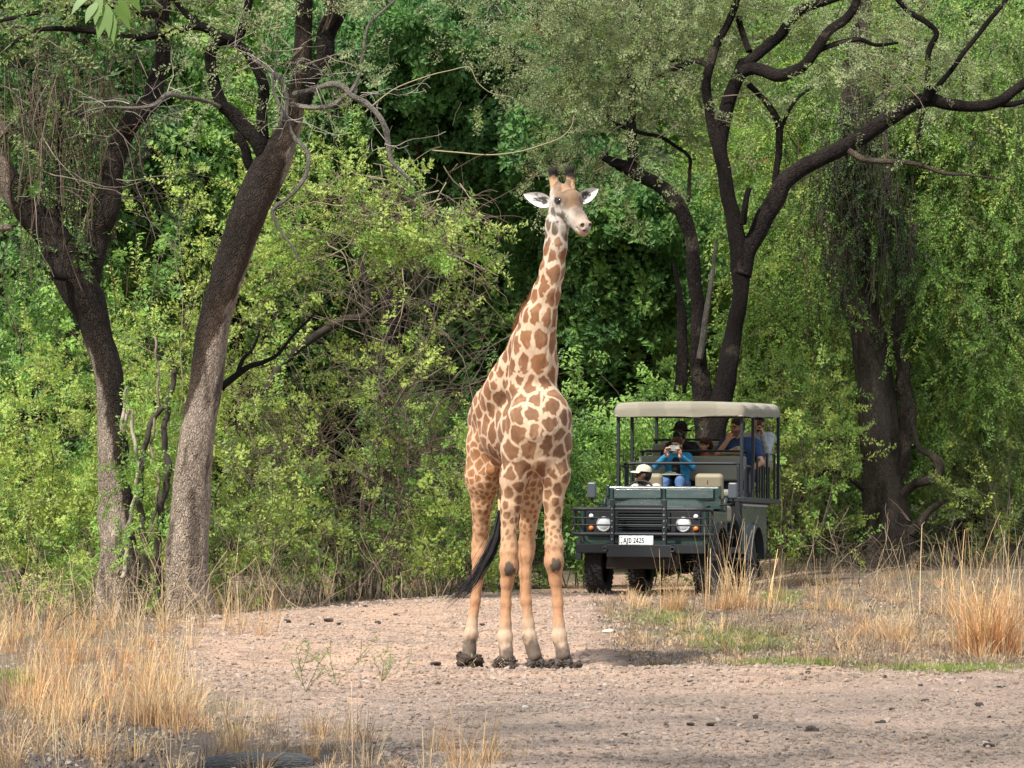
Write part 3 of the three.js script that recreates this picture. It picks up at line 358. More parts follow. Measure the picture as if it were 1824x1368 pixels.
// ---- the forked tree behind the vehicle and the bent stem beside it
const darkBark = (q) => { const k = 0.75 + 0.5 * noise(q.x * 4, q.y * 1.6, q.z * 4), c = fbm(q.x * 2, q.y * 3, q.z * 2 + 4) > 0.33 ? [0.085, 0.066, 0.052] : [0.03, 0.023, 0.02]; return c.map((v) => v * k); };
{
  const D = 50.5;
  const { t, base } = tree('dark forked tree rising behind the vehicle roof and spreading to the right', D, [
    [[1252, 1020, 74], [1258, 900, 58], [1266, 800, 50], [1276, 745, 48], [1288, 690, 45], [1300, 630, 42], [1310, 575, 36], [1317, 520, 34], [1319, 470, 42], [1315, 430, 36], [1309, 385, 33], [1299, 350, 30], [1291, 300, 28], [1283, 262, 28], [1294, 205, 30], [1307, 150, 29], [1320, 122, 31], [1327, 108, 30], [1328, 104, 20]],
    [[1318, 490, 40], [1334, 445, 38], [1352, 408, 40], [1378, 362, 38], [1396, 328, 36], [1430, 300, 36], [1466, 280, 35], [1504, 262, 34], [1540, 240, 33], [1580, 212, 33], [1644, 178, 30, -.2], [1690, 186, 24, -.3], [1730, 190, 22, -.3], [1775, 184, 22, -.3], [1810, 160, 21, -.3], [1850, 128, 18, -.3]],
    [[1283, 275, 24], [1272, 245, 22], [1265, 205, 21], [1258, 155, 20], [1266, 112, 18], [1278, 80, 16], [1294, 48, 16], [1308, 10, 16], [1316, -30, 14]],
    [[1322, 128, 28, -.1], [1350, 122, 28, -.3], [1385, 134, 28, -.5], [1412, 128, 26, -.5], [1438, 112, 24, -.5], [1456, 84, 22, -.5], [1476, 56, 20, -.5], [1504, 36, 20, -.5], [1522, 10, 18, -.5], [1530, -30, 16, -.5]],
    [[1330, 112, 24, .1], [1362, 84, 24, .2], [1392, 60, 22, .3], [1410, 34, 22, .3], [1430, 16, 19, .3], [1465, 4, 17, .3], [1510, -10, 14, .3]],
    [[1381, 352, 15], [1381, 310, 14], [1388, 258, 15], [1388, 228, 15], [1374, 196, 15], [1352, 168, 13], [1334, 150, 12]],
    [[1388, 240, 9, .1], [1404, 200, 8, .2], [1424, 172, 7, .3], [1450, 155, 5, .3]],
    [[1651, 180, 14, -.4], [1652, 140, 12, -.5], [1656, 90, 13, -.5], [1668, 60, 11, -.5], [1650, 40, 12, -.5], [1620, 20, 13, -.5], [1590, -10, 12, -.5]],
    [[1648, 180, 14, -.3], [1690, 130, 11, -.4], [1720, 90, 10, -.5], [1760, 40, 10, -.5], [1800, -10, 9, -.5]],
    [[1264, 120, 13, .1], [1240, 108, 12, .2], [1210, 118, 12, .3], [1170, 138, 11, .4], [1145, 142, 8, .4]],
    [[1314, 28, 12, .2], [1322, 60, 12, .2], [1334, 92, 13, .1]],
    [[1512, 268, 12, -.2], [1540, 284, 14, -.3], [1590, 288, 12, -.4], [1640, 294, 9, -.4], [1680, 308, 8, -.4], [1730, 312, 5, -.4], [1790, 320, 3, -.4]],
    [[1323, 398, 16, -.2], [1326, 372, 13, -.3], [1330, 350, 12, -.3], [1336, 334, 10, -.3]],
    [[1452, 92, 12, -.4], [1490, 78, 11, -.4], [1530, 70, 10, -.4], [1560, 80, 8, -.4], [1600, 76, 5, -.4]],
    [[1775, 184, 14, -.3], [1800, 186, 12, -.3], [1840, 176, 10, -.3]],
    [[1646, 190, 9, -.4], [1640, 220, 8, -.5], [1634, 250, 6, -.5], [1640, 290, 5, -.5]],
  ], { name: 'forked_tree', color: (q, b, n) => n === 11 ? [0.2, 0.155, 0.12].map((v) => v * (0.8 + 0.4 * noise(q.x * 6, q.y * 6, q.z * 6))) : darkBark(q), lump: 0.2 });
  const r = rng(505), A = crownTips(r, [[1180, 60, 170, 110, D + 1.4, .9, 66], [1050, 20, 110, 90, D + 1, .9, 28], [1180, 190, 90, 80, D + 1.3, .8, 30], [1340, 30, 130, 90, D + 1.6, .8, 26], [1440, 60, 120, 90, D + 1.8, .8, 18], [1580, 40, 160, 70, D + 1.4, .8, 22], [1720, 70, 110, 90, D + 1, .8, 16], [1250, -90, 200, 50, D + 1, .8, 16], [1600, 140, 60, 16, D - .6, .3, 5], [900, 10, 80, 40, D, .6, 12], [1240, 180, 60, 60, D - .3, .4, 5], [1560, 110, 70, 20, D - .4, .3, 5]], base, { shoot: 0.85, tone: twigTone.grey, droop: 0.3 });
  finishWood(A.wood, 'twigs', t); leaves(t, 'crown', 'fine', (p, q) => q() < 0.75 ? 'grey' : 'olive', A.tips, r, { keep: 1, per: 1, up: 0.15, dead: 0.002, jit: 0.12 });
}
{
  const D = 51.5;
  const { t, base } = tree('slender bent trunk curving left over the giraffe from beside the forked tree', D, [
    [[1262, 1010, 60], [1260, 880, 50], [1258, 780, 46], [1252, 710, 42], [1242, 650, 36], [1240, 600, 34], [1243, 540, 28], [1237, 470, 28], [1232, 425, 29], [1221, 388, 30], [1200, 352, 30], [1170, 328, 28], [1140, 314, 28], [1112, 298, 26], [1092, 288, 18], [1068, 278, 10]],
    [[1132, 312, 24], [1126, 280, 22], [1125, 245, 21], [1126, 200, 19], [1127, 165, 18], [1122, 115, 15], [1132, 60, 14], [1138, 20, 14], [1136, -30, 12]],
    [[1226, 360, 8], [1228, 310, 7], [1228, 280, 7], [1200, 258, 7], [1175, 244, 8], [1140, 236, 9], [1100, 222, 7], [1080, 204, 5]],
    [[1126, 172, 8], [1132, 140, 7], [1150, 122, 6], [1180, 112, 7], [1215, 106, 8]],
    [[1246, 640, 13, -.25], [1256, 570, 12, -.3], [1266, 510, 10, -.3], [1272, 460, 8, -.3], [1277, 425, 4, -.3]],
    [[1212, 700, 26, .8], [1214, 640, 24, .8], [1216, 580, 20, .8], [1210, 520, 12, .8], [1200, 470, 6, .8]],
    [[1122, 300, 9], [1088, 292, 8, -.2], [1080, 270, 5, -.2]],
  ], { name: 'bent_tree', color: (q, b, n) => n === 4 ? grayBranch(q).map((v) => v * .5) : darkBark(q), lump: 0.2, limbName: (n) => n === 4 ? 'dead_branch' : 'limb' });
  const r = rng(515), A = crownTips(r, [[1100, 100, 110, 110, D + 1, .8, 38], [1130, 240, 100, 70, D + 1, .6, 26], [1020, 130, 70, 90, D + .8, .7, 24], [1050, 320, 40, 40, D - .3, .4, 7], [1100, 60, 80, 80, D - .3, .3, 6]], base, { shoot: 0.8, tone: twigTone.grey, droop: 0.35 });
  finishWood(A.wood, 'twigs', t); leaves(t, 'crown', 'fine', (p, q) => q() < 0.75 ? 'grey' : 'olive', A.tips, r, { keep: 1, per: 1, up: 0.15, jit: 0.12 });
}
// ---- the broad trunk at the right under a curtain of creepers
{
  const D = 57;
  const { t, base } = tree('broad buttressed trunk at the right hung with dark creepers', D - 1.4, [
    [[1588, 1032, 170], [1586, 1010, 128], [1584, 970, 112], [1578, 930, 108], [1572, 880, 98], [1570, 830, 94], [1566, 780, 98], [1560, 720, 96], [1552, 660, 88], [1546, 600, 86], [1538, 540, 84], [1528, 460, 74], [1518, 380, 66], [1512, 300, 60], [1512, 220, 54], [1516, 150, 48], [1530, 80, 42], [1540, 0, 40], [1550, -60, 36]],
    [[1600, 850, 40], [1612, 780, 40], [1616, 720, 38], [1610, 660, 34], [1600, 600, 30], [1606, 540, 24], [1620, 470, 20], [1630, 400, 16]],
    [[1608, 880, 22, -.4], [1630, 862, 21, -.6], [1655, 856, 20, -.7], [1672, 846, 19, -.7], [1674, 828, 18, -.7], [1662, 812, 16, -.6], [1640, 800, 14, -.5], [1626, 760, 12, -.4]],
    [[1545, 640, 40, .2], [1516, 560, 34, .4], [1490, 480, 28, .5], [1470, 400, 22, .6], [1450, 320, 18, .6]],
    [[1540, 560, 20], [1560, 480, 18], [1580, 380, 16], [1580, 280, 14], [1570, 180, 12]],
    [[1536, 870, 14, -.6], [1510, 850, 12, -.8], [1480, 838, 9, -.9], [1450, 850, 7, -1]],
    [[1620, 950, 30, -.5], [1640, 930, 22, -.6], [1660, 905, 14, -.7], [1690, 890, 8, -.8]],
  ], { name: 'creeper_tree', color: (q) => { const k = 0.7 + 0.5 * noise(q.x * 3, q.y * 1.5, q.z * 3), e = fbm(q.x * 4, q.y * 0.9, q.z * 4); return (e < 0.12 ? [0.15, 0.118, 0.095] : [0.085, 0.066, 0.053]).map((v) => v * k); }, flute: 0.12, fluteTop: 2.6, lump: 0.22, slim: 0.76 });
  const r = rng(575), W = new Buf(), st = [], P = (x, y, d) => at(x, y, d).sub(base);
  const A = crownTips(r, [[1560, 130, 130, 110, D + 1, 1, 50], [1440, 380, 70, 180, D + .9, 1, 44], [1690, 330, 90, 140, D + .8, 1, 56], [1740, 230, 100, 130, D + .4, 1.2, 60], [1780, 450, 80, 150, D, 1.2, 60], [1700, 560, 70, 130, D - .2, .8, 36], [1780, 640, 80, 110, D - .2, 1.2, 34], [1440, 560, 50, 140, D + .4, .8, 26], [1600, -60, 260, 60, D, 1, 20]], base, { shoot: 1.0, tone: twigTone.dark, droop: 0.9 });
  const tops = []; for (let i = 0; i < 90; i++) { const tx = 1420 + r() * 420; tops.push(P(tx, 40 + r() * 330, D + (tx > 1455 && tx < 1655 ? r.r(1, 2) : r.r(-1.2, 1.4)))); }
  strands(r, tops, 330, 1.2, 4.2, W, st, twigTone.brown, 0.008); strands(r, tops, 120, 1, 3.4, W, st, twigTone.dark, 0.012);
  strands(r, [P(1540, 220, D - 2.1), P(1560, 300, D - 2.2), P(1500, 260, D - 1.9), P(1590, 330, D - 2.1), P(1520, 160, D - 2)], 150, 0.8, 2.4, W, st, twigTone.dark, 0.01);
  finishWood(A.wood, 'twigs', t); finishWood(W, 'vines', t);
  leaves(t, 'crown', 'hang', (p, q) => q() < 0.4 ? 'bright' : q() < 0.5 ? 'mid' : q() < 0.4 ? 'lime' : 'olive', A.tips, r, { keep: 1, up: -0.5, jit: 0.2 }); leaves(t, 'creeper_leaves', 'hang', (p, q) => { const w = at(1560, 600, D).x - base.x; return Math.abs(p.x - w) < 1.0 ? (q() < 0.7 ? 'dark' : 'mid') : q() < 0.4 ? 'mid' : 'bright'; }, st.filter((e) => Math.abs(e[0].x - at(1570, 600, D).x + base.x) > 0.75 || e[0].y > 4.0 + 0.6 * Math.sin(e[0].x * 9)), r, { keep: 0.42, size: 0.8, mess: 0.5 });
}
// ---- forest behind: each tree a trunk and a crown
function forestTree(label, d, trunk, blobs, pal, kind, o = {}) {
  const { t, base } = tree(label, d, [trunk, ...(o.limbs ?? [])], { name: 'forest_tree', lump: 0.15 }), r = rng(Math.round(d * 100 + trunk[0][0]));
  const { tips, wood } = crownTips(r, blobs, base, { cr: o.cr ?? 0.7, per: o.per ?? 14, up: o.up ?? 0.05, rise: 0.3 });
  const st = []; if (o.hang) { strands(r, tips.filter((_, i) => i % 9 === 0).map((e) => e[0]), o.hang, 1, 3, wood, st, twigTone.brown, 0.007); leaves(t, 'hanging_leaves', 'hang', pal, st, r, { keep: 0.8 }); }
  finishWood(wood, 'vines', t); leaves(t, 'crown', kind, pal, tips, r, { keep: 1, mess: 0.6, up: o.lup ?? -0.1, jit: 0.15, size: o.size ?? 1 });
}
forestTree('tall dark green forest tree at top centre above the giraffe', 58, [[702, 1090, 74], [700, 900, 58], [698, 760, 54], [697, 640, 54], [699, 520, 50], [704, 420, 42], [716, 320, 36], [740, 200, 28], [760, 100, 20], [770, 0, 14]],
  [[720, 60, 150, 130, 57, 1.6, 70], [840, 130, 130, 150, 58.5, 2, 70], [920, 260, 110, 110, 58, 1.6, 40], [620, 120, 90, 130, 58, 1.4, 34], [760, 300, 110, 90, 58.5, 1.2, 30], [980, 80, 90, 120, 60, 1.6, 40]], 'deep', 'broad', { limbs: [[[716, 330, 24], [760, 290, 22], [830, 270, 20], [920, 260, 18], [985, 290, 20], [1020, 310, 14]], [[704, 440, 22], [660, 340, 20], [630, 230, 14], [600, 120, 9]], [[745, 190, 16], [800, 130, 12], [860, 60, 8]]] });
forestTree('mid green broadleaf tree filling the gap right of the giraffe neck', 60, [[1148, 1080, 30], [1148, 800, 28], [1150, 620, 24], [1146, 520, 20], [1140, 400, 14], [1130, 300, 10]],
  [[1110, 420, 100, 80, 58, 1.2, 46], [1070, 540, 70, 90, 59, 1, 26], [1190, 480, 60, 110, 59, 1.2, 30], [1010, 480, 60, 80, 60, 1, 22], [1090, 340, 70, 40, 60, 1, 16]], (p, q) => q() < 0.6 ? 'deep' : 'mid', 'broad', { limbs: [[[1148, 560, 12], [1110, 500, 10], [1070, 460, 6]]] });
forestTree('bright yellow-green tree draped behind the forked tree', 62, [[1420, 1050, 46], [1410, 800, 42], [1404, 600, 36], [1396, 400, 28], [1400, 250, 20], [1410, 120, 14]],
  [[1350, 330, 100, 110, 61, 1.4, 50], [1420, 220, 100, 100, 62, 1.4, 40], [1400, 520, 90, 130, 60.5, 1.2, 56], [1290, 500, 70, 160, 61, 1.2, 44], [1480, 420, 60, 130, 62.5, 1.2, 30], [1340, 680, 80, 110, 60.5, 1, 34], [1420, 60, 130, 110, 63, 1.6, 34]], (p, q) => q() < 0.7 ? 'bright' : 'lime', 'hang', { hang: 120, lup: -0.6 });
forestTree('dark leafy tree in the shade behind the leaning tree', 58, [[60, 1090, 60], [58, 800, 52], [50, 600, 46], [44, 400, 34], [50, 200, 22], [60, 60, 14]],
  [[40, 480, 90, 140, 57, 1.4, 50], [110, 260, 120, 130, 58, 1.6, 50], [20, 120, 110, 140, 58, 1.6, 44], [260, 330, 110, 150, 59, 1.6, 44], [200, 80, 140, 110, 59, 1.6, 44], [80, -60, 240, 40, 58, 1, 14]], (p, q) => q() < 0.6 ? 'deep' : q() < 0.5 ? 'dark' : 'mid', 'broad');
forestTree('pale green tree glimpsed between the two left trunks', 60, [[440, 1090, 36], [430, 800, 34], [420, 600, 30], [400, 400, 22], [380, 220, 14]],
  [[380, 290, 120, 110, 59, 1.4, 46], [450, 440, 80, 130, 60, 1.4, 34], [300, 480, 90, 130, 60, 1.4, 34], [400, 100, 150, 100, 61, 1.6, 44], [540, 260, 60, 110, 60, 1.4, 24], [420, -50, 220, 40, 60, 1, 14]], (p, q) => q() < 0.6 ? 'mid' : 'bright', 'broad');
forestTree('shaded olive tree filling the right edge behind the creepers', 66, [[1740, 1060, 60], [1744, 800, 54], [1750, 600, 46], [1740, 400, 36], [1730, 200, 24], [1725, 60, 16]],
  [[1700, 180, 140, 150, 65, 2, 60], [1760, 460, 110, 170, 65, 2, 60], [1650, 480, 90, 150, 66, 1.6, 36], [1760, 760, 110, 120, 64, 1.4, 34], [1560, 180, 110, 150, 67, 1.6, 34], [1700, -60, 260, 50, 66, 1.4, 16]], (p, q) => q() < 0.5 ? 'mid' : 'olive', 'broad');
{ // the wood beyond, one mass
  const r = rng(900), lists = [[], [], []], deep = [];
  for (let i = 0; i < 15000; i++) { const d = r.r(64, 92), x = r.r(-0.2, 0.2) * d, top = 12.5 + 1.5 * noise(x * 0.3, d * 0.2), y = groundY(x, -d) + Math.pow(r(), 0.8) * top, cl = noise(x * 0.8, y * 0.8, d * 0.5); if (cl < -0.25 && r() < 0.85) continue;
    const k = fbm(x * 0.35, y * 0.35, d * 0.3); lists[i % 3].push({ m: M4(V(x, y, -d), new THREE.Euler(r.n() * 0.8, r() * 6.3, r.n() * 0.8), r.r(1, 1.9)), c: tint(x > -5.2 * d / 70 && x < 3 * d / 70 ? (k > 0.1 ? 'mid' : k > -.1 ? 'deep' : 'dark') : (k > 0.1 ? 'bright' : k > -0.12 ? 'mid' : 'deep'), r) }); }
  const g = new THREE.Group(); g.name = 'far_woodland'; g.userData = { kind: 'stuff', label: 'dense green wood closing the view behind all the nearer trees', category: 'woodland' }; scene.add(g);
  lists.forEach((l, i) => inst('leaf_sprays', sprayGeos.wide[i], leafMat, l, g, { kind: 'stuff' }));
  const b = new Buf(); for (let i = 0; i < 26; i++) { const d = r.r(66, 90), x = r.r(-0.18, 0.18) * d; const p = V(x, groundY(x, -d) - 0.2, -d), pts = [p.clone()], rad = [r.r(0.15, 0.35)]; for (let k = 1; k < 6; k++) { p.add(V(r.n() * 0.35, 2.6, r.n() * 0.35)); pts.push(p.clone()); rad.push(rad[0] * (1 - k * 0.13)); } tube(b, spline(pts, rad, 0.8), { sides: 8, color: [0.06, 0.048, 0.04] }); }
  part('trunks', b.geo(), woodMat, g, { kind: 'stuff' });
}
{ // the wood goes on round the clearing, out of the frame: shiny paint mirrors it
  const r = rng(950), lists = [[], [], []]; for (let i = 0; i < 7000; i++) { const a = r.r(-0.15, Math.PI + 0.15) , R = r.r(42, 70), x = Math.cos(a) * R * 0.8, z = -18 + Math.sin(a) * R, y = Math.pow(r(), 0.8) * (9 + 2 * noise(a * 6, 1)); lists[i % 3].push({ m: M4(V(x, groundY(x, z) + y, z), new THREE.Euler(r.n() * 0.8, r() * 6.3, r.n() * 0.8), r.r(2, 3.4)), c: tint(r() < 0.5 ? 'mid' : 'deep', r) }); }
  const g = new THREE.Group(); g.name = 'surrounding_woodland'; g.userData = { kind: 'stuff', label: 'green wood round the clearing on the side of the photographer', category: 'woodland' }; scene.add(g); lists.forEach((l, i) => inst('leaf_sprays', sprayGeos.wide[i], leafMat, l, g, { kind: 'stuff' })); }
// ---- shrubs along the far side of the track
const SH = [
  ['lime green bush at the far left edge behind the dry grass', 60, 44, 300, 560, 'lime', {}],
  ['leafy bush pushing up between the two left trunks', 262, 44.5, 190, 640, (p, q) => q() < 0.5 ? 'lime' : 'bright', { kind: 'broad', size: .62 }],
  ['tall open shrub of yellow-green shoots between the left trunks', 350, 48, 260, 240, 'lime', { kidChance: 0.7 }],
  ['low dense olive bush right of the thick trunk', 470, 42.6, 260, 800, (p, q) => q() < 0.6 ? 'lime' : 'olive', { stems: 24 }],
  ['big sprawling yellow-green shrub left of the giraffe neck', 645, 47.5, 430, 185, (p, q) => q() < 0.75 ? 'lime' : 'bright', { stems: 40, deep: 1.5, leafFrom: 0.74, lowKeep: 0.05, sprays: 1100, droop: 1.0 }],
  ['bright rounded bush behind the giraffe rump', 770, 45.6, 240, 800, (p, q) => q() < 0.6 ? 'lime' : 'bright', {}],
  ['mid green bush beside the low olive bush and higher', 540, 46, 180, 780, (p, q) => q() < 0.6 ? 'bright' : 'lime', {}],
  ['shaded green bush seen behind the giraffe chest', 900, 49, 240, 700, (p, q) => q() < 0.4 ? 'mid' : 'deep', { kind: 'broad', sprays: 200 }],
  ['green bush beside the front left corner of the vehicle', 1040, 51.5, 190, 640, (p, q) => q() < 0.7 ? 'bright' : 'mid', { kind: 'broad', size: .7 }],
  ['leafy thicket behind the vehicle windscreen opening', 1170, 53, 240, 560, (p, q) => q() < 0.6 ? 'bright' : 'mid', { kind: 'broad', size: .75 }],
  ['sunlit hanging bush behind the rear of the vehicle', 1390, 54, 240, 600, (p, q) => q() < 0.6 ? 'lime' : 'bright', {}],
  ['twiggy thicket left of the broad creeper trunk', 1450, 58.5, 150, 800, 'olive', { sprays: 200, stems: 26 }],
  ['twiggy thicket right of the broad creeper trunk', 1715, 58.5, 130, 770, 'olive', { sprays: 240, stems: 26 }],
  ['olive bush at the right edge behind tall dry grass', 1790, 56, 220, 620, (p, q) => q() < 0.5 ? 'lime' : 'olive', {}],
  ['dark green bush behind the lime bush at the far left', 130, 50, 320, 420, (p, q) => q() < 0.5 ? 'mid' : 'bright', { kind: 'broad', size: .75 }],
  ['yellow-green low bush at the road edge behind the giraffe tail', 790, 44.6, 160, 860, 'lime', { stems: 14 }],
  ['thin green bush in the gap between giraffe legs and vehicle', 985, 49, 110, 800, (p, q) => q() < 0.5 ? 'bright' : 'mid', {}],
  ['green bush in shade below the tall dark forest tree', 800, 52, 280, 700, (p, q) => q() < 0.4 ? 'mid' : 'deep', { kind: 'broad', sprays: 200 }],
  ['low green bush under the leaning tree', 150, 42.6, 150, 880, (p, q) => q() < 0.5 ? 'lime' : 'bright', {}],
  ['sunny bush far behind the vehicle seats', 1290, 56, 260, 640, (p, q) => q() < 0.6 ? 'bright' : 'lime', {}],
];
for (const [label, px, d, w, top, pal, o] of SH) shrub(label, px, d, w, top, pal, o);
{ // the tangle of dead twigs hanging under its canopy
  const r = rng(640), w = new Buf(), no = [], b = at(650, 1060, 47); b.y = groundY(b.x, b.z); for (let i = 0; i < 130; i++) { const p = at(540 + 300 * r(), 290 + 190 * Math.pow(r(), 1.2), 47 + r.n() * .6); shoots(r, p.sub(b), V(r.n(), r.n() * .5 - .25, r.n() * .5), r.r(.5, 1.7), .01, 1, { tone: [twigTone.brown, twigTone.grey, [.3, .24, .17]][i % 3], step: .15, wander: .28, droop: .6, kidChance: .35 }, w, no); }
  tube(w, spline([[470, 700], [510, 640], [560, 600], [610, 570], [650, 560], [654, 510], [640, 460]].map(([x, y]) => at(x, y, 46.8).sub(b)), [.05, .06, .06, .055, .05, .04, .03], .1), { sides: 8, color: [.045, .036, .03] });
  const t = thing('dead_branches', 'brown tangle of dead twigs under the sprawling shrub left of the giraffe', 'branches', b); part('twigs', w.geo(), woodMat, t, { kind: 'stuff' }); }
{ // a twisted pale liana between the left trunks
  const b = at(250, 1080, 40.6); b.y = groundY(b.x, b.z); const t = thing('liana', 'twisted stems of a leafy creeper between the two left trunks', 'creeper', b), r = rng(88), tips = [], P = (L) => L.map(([x, y]) => at(x, y, 40.6).sub(b));
  const st = (L, rad, c) => { const g = new Buf(), S = spline(P(L), L.map((_, i) => rad * (1 - .4 * i / L.length)), .05); S.forEach((s, i) => { s.p.x += .012 * Math.sin(i * .9); s.p.z += .02 * Math.cos(i * .7); if (i % 9 === 4) tips.push([s.p.clone(), V(r.n(), .2, r.n() + .5)]); }); tube(g, S, { sides: 8, color: c }); part('stem', g.geo(), woodMat, t); };
  st([[218, 1030], [226, 990], [228, 940], [240, 890], [246, 830], [238, 780], [232, 730], [218, 770], [222, 710], [228, 690]], .03, [.34, .29, .23]); st([[262, 1080], [258, 980], [250, 900], [252, 830], [262, 780], [276, 740], [300, 720]], .045, [.06, .048, .04]); st([[290, 1080], [280, 980], [288, 900], [300, 840], [292, 780], [300, 720], [312, 660]], .05, [.05, .04, .034]); st([[240, 1060], [270, 940], [282, 860], [270, 800], [282, 700], [276, 600]], .02, [.2, .16, .12]);
  for (const [x, y] of [[215, 830], [230, 860], [205, 880], [250, 840], [240, 960], [220, 980], [262, 960], [270, 830], [225, 800]]) for (let k = 0; k < 3; k++) tips.push([at(x + r.n() * 10, y + r.n() * 8, 40.3).sub(b), V(r.n(), r.n(), .6)]);
  leaves(t, 'foliage', 'small', 'bright', tips, r, { keep: 1, size: .8, gap: 0 }); }
{ // two long bare shoots of the sprawling shrub
  const mk = (label, P, d, w) => solo('arching_shoot', tubeGeo(P.map(([x, y]) => at(x, y, d)), P.map((_, i) => w * (1 - i / P.length * 0.7)), 0.08, { sides: 5, color: [0.3, 0.25, 0.15], cap: false }), woodMat, label, 'branch');
  mk('pale arching bare shoot reaching right towards the giraffe horns', [[770, 268], [820, 272], [871, 276], [925, 270], [965, 258], [999, 245], [1018, 225], [1022, 205]], 46.5, 0.011);
  mk('thin arching shoot above the sprawling shrub, drooping at its tip', [[650, 200], [700, 160], [760, 136], [800, 126], [836, 120], [850, 146], [876, 166], [910, 172]], 46.5, 0.009);
}
{ // dry stems and leaf litter below the bushes, past counting
  const r = rng(1200), wood = new Buf(), tips = [];
  for (let i = 0; i < 900; i++) { const x0 = r.r(-7.5, 9.5), d = crest(x0) + r.r(0.6, 5) + (x0 > 1 ? 6 * r() : 0), x = x0 * d / 44; if (roadSide(x, -d) > 0.1 || (x > 4 && r() < .5)) continue; shoots(r, V(x, groundY(x, -d) - 0.02, -d), V(r.n() * 0.7, 0.8, r.n() * 0.4), r.r(0.3, 1.1), 0.007, 1, { tone: r() < (x > 3 ? 0.2 : 0.5) ? twigTone.straw : r() < .5 ? twigTone.grey : twigTone.brown, step: 0.16, wander: 0.3, kidChance: 0.35 }, wood, tips); }
  const m = part('dry_undergrowth', wood.geo(), woodMat, scene, { kind: 'stuff', label: 'tangle of dry stems along the foot of the bushes', category: 'undergrowth' });
}
{ // the near tree that hangs over the foreground: it stands left of the frame and shades the track
  const D = 17; const base = V(-5.4, 0, -17.5), t = thing('overhanging_tree', 'near tree left of view, its green leaves hanging into the top left corner', 'tree', base), b = new Buf(), P = (x, y, z) => V(x, y, z).sub(base);
  const bark = (q) => { const k = 0.8 + 0.4 * noise(q.x * 4, q.y * 2, q.z * 4); return [0.12 * k, 0.09 * k, 0.07 * k]; };
  const limb = (pts, rad, n) => { const g = new Buf(); tube(g, spline(pts.map((p) => P(...p)), rad, 0.12), { sides: 12, uvr: 0.16, color: bark, bump: (q) => 1 + 0.2 * fbm(q.x * 4, q.y * 2, q.z * 4) }); part(n, g.geo(), barkM, t); };
  limb([[-5.4, -0.2, -17.5], [-5.3, 1.5, -17.5], [-5.2, 3.4, -17.4], [-4.9, 5.2, -17.3], [-4.5, 7, -17], [-4.2, 9, -16.2], [-3.8, 11, -15]], [0.34, 0.27, 0.23, 0.2, 0.16, 0.12, 0.06], 'trunk');
  limb([[-5.1, 4, -17.4], [-4, 5.4, -17.5], [-3, 6, -17.2], [-2.2, 6.1, -17]], [0.14, 0.1, 0.07, 0.03], 'limb'); limb([[-4.9, 5.2, -17.3], [-4.4, 8, -17.6], [-3.6, 10, -17.6], [-2, 11.2, -18]], [0.12, 0.09, 0.07, 0.03], 'limb'); limb([[-4.7, 6, -17.2], [-3.9, 8.6, -15.4], [-2.6, 10.4, -14.4], [-0.4, 11.2, -14.2]], [0.12, 0.09, 0.07, 0.03], 'limb');
  limb([[-2.9, 5.95, -17.3], [-2.5, 5.5, -17], [-2.2, 4.9, -17], [-2.1, 4.5, -17]], [0.03, 0.02, 0.012, 0.006], 'drooping_branch');
  const r = rng(171), tips = [], cl = [[-3.6, 6.9, -17, 1.4], [-1.6, 7.3, -17.4, 1.5], [0.6, 7.5, -17.2, 1.4], [-2.6, 7.7, -19.5, 1.4], [-0.4, 8.1, -21, 1.5], [-2.2, 7.9, -15, 1.4], [0.2, 8.1, -14.6, 1.4], [-4.8, 7.8, -17.5, 1.5], [1.9, 7.4, -19.2, 1.2], [2.6, 7.6, -16.6, 1.2]];
  for (const [x, y, z, s] of cl) for (let i = 0; i < 15; i++) { const p = P(x - 1.9 + r.n() * s * 1.1, y + 3.8 + r.n() * 0.7, z + 2.6 + r.n() * s * 1.1); tips.push([p, V(r.n(), 0.2, r.n())]); }
  leaves(t, 'crown', 'wide', 'mid', tips, r, { keep: 1, mess: 0.4 });
  const lb = new Buf(), leafOne = (p, dir, l, w) => { const s = V(1, 0, 0.3).normalize(), a = [0.16, 0.27, 0.05], steps = 5; let prev = null; for (let k = 0; k <= steps; k++) { const u = k / steps, ww = w * Math.sin(Math.PI * Math.pow(u, 0.8)) + 0.001, c = p.clone().addScaledVector(dir, l * u).add(V(0, -0.3 * l * u * u, 0)); const row = [-1, 0, 1].map((e) => lb.v(c.x + s.x * ww * e, c.y + (e ? 0.15 * ww : 0), c.z + s.z * ww * e, a)); if (prev) for (const e of [0, 1]) lb.q(prev[e], prev[e + 1], row[e + 1], row[e]); prev = row; } };
  for (const [px, py, ang, l] of [[178, 5, -0.2, 0.12], [190, 18, 0.1, 0.14], [196, 32, 0.15, 0.13], [186, 40, -0.35, 0.1], [205, 22, 0.7, 0.12], [212, 8, 0.5, 0.12], [172, 16, -0.6, 0.1], [200, 48, 0.1, 0.1], [160, 0, -0.9, 0.12], [225, 0, 0.8, 0.1]]) leafOne(at(px, py - 12, 17).sub(base), V(Math.sin(ang), -Math.cos(ang), 0.1 * Math.sin(px)), l, 0.028);
  part('drooping_leaves', lb.geo(), mat('near_leaf', { vertexColors: true, roughness: 0.5, transmission: 0.45, thickness: 0 }), t);
}
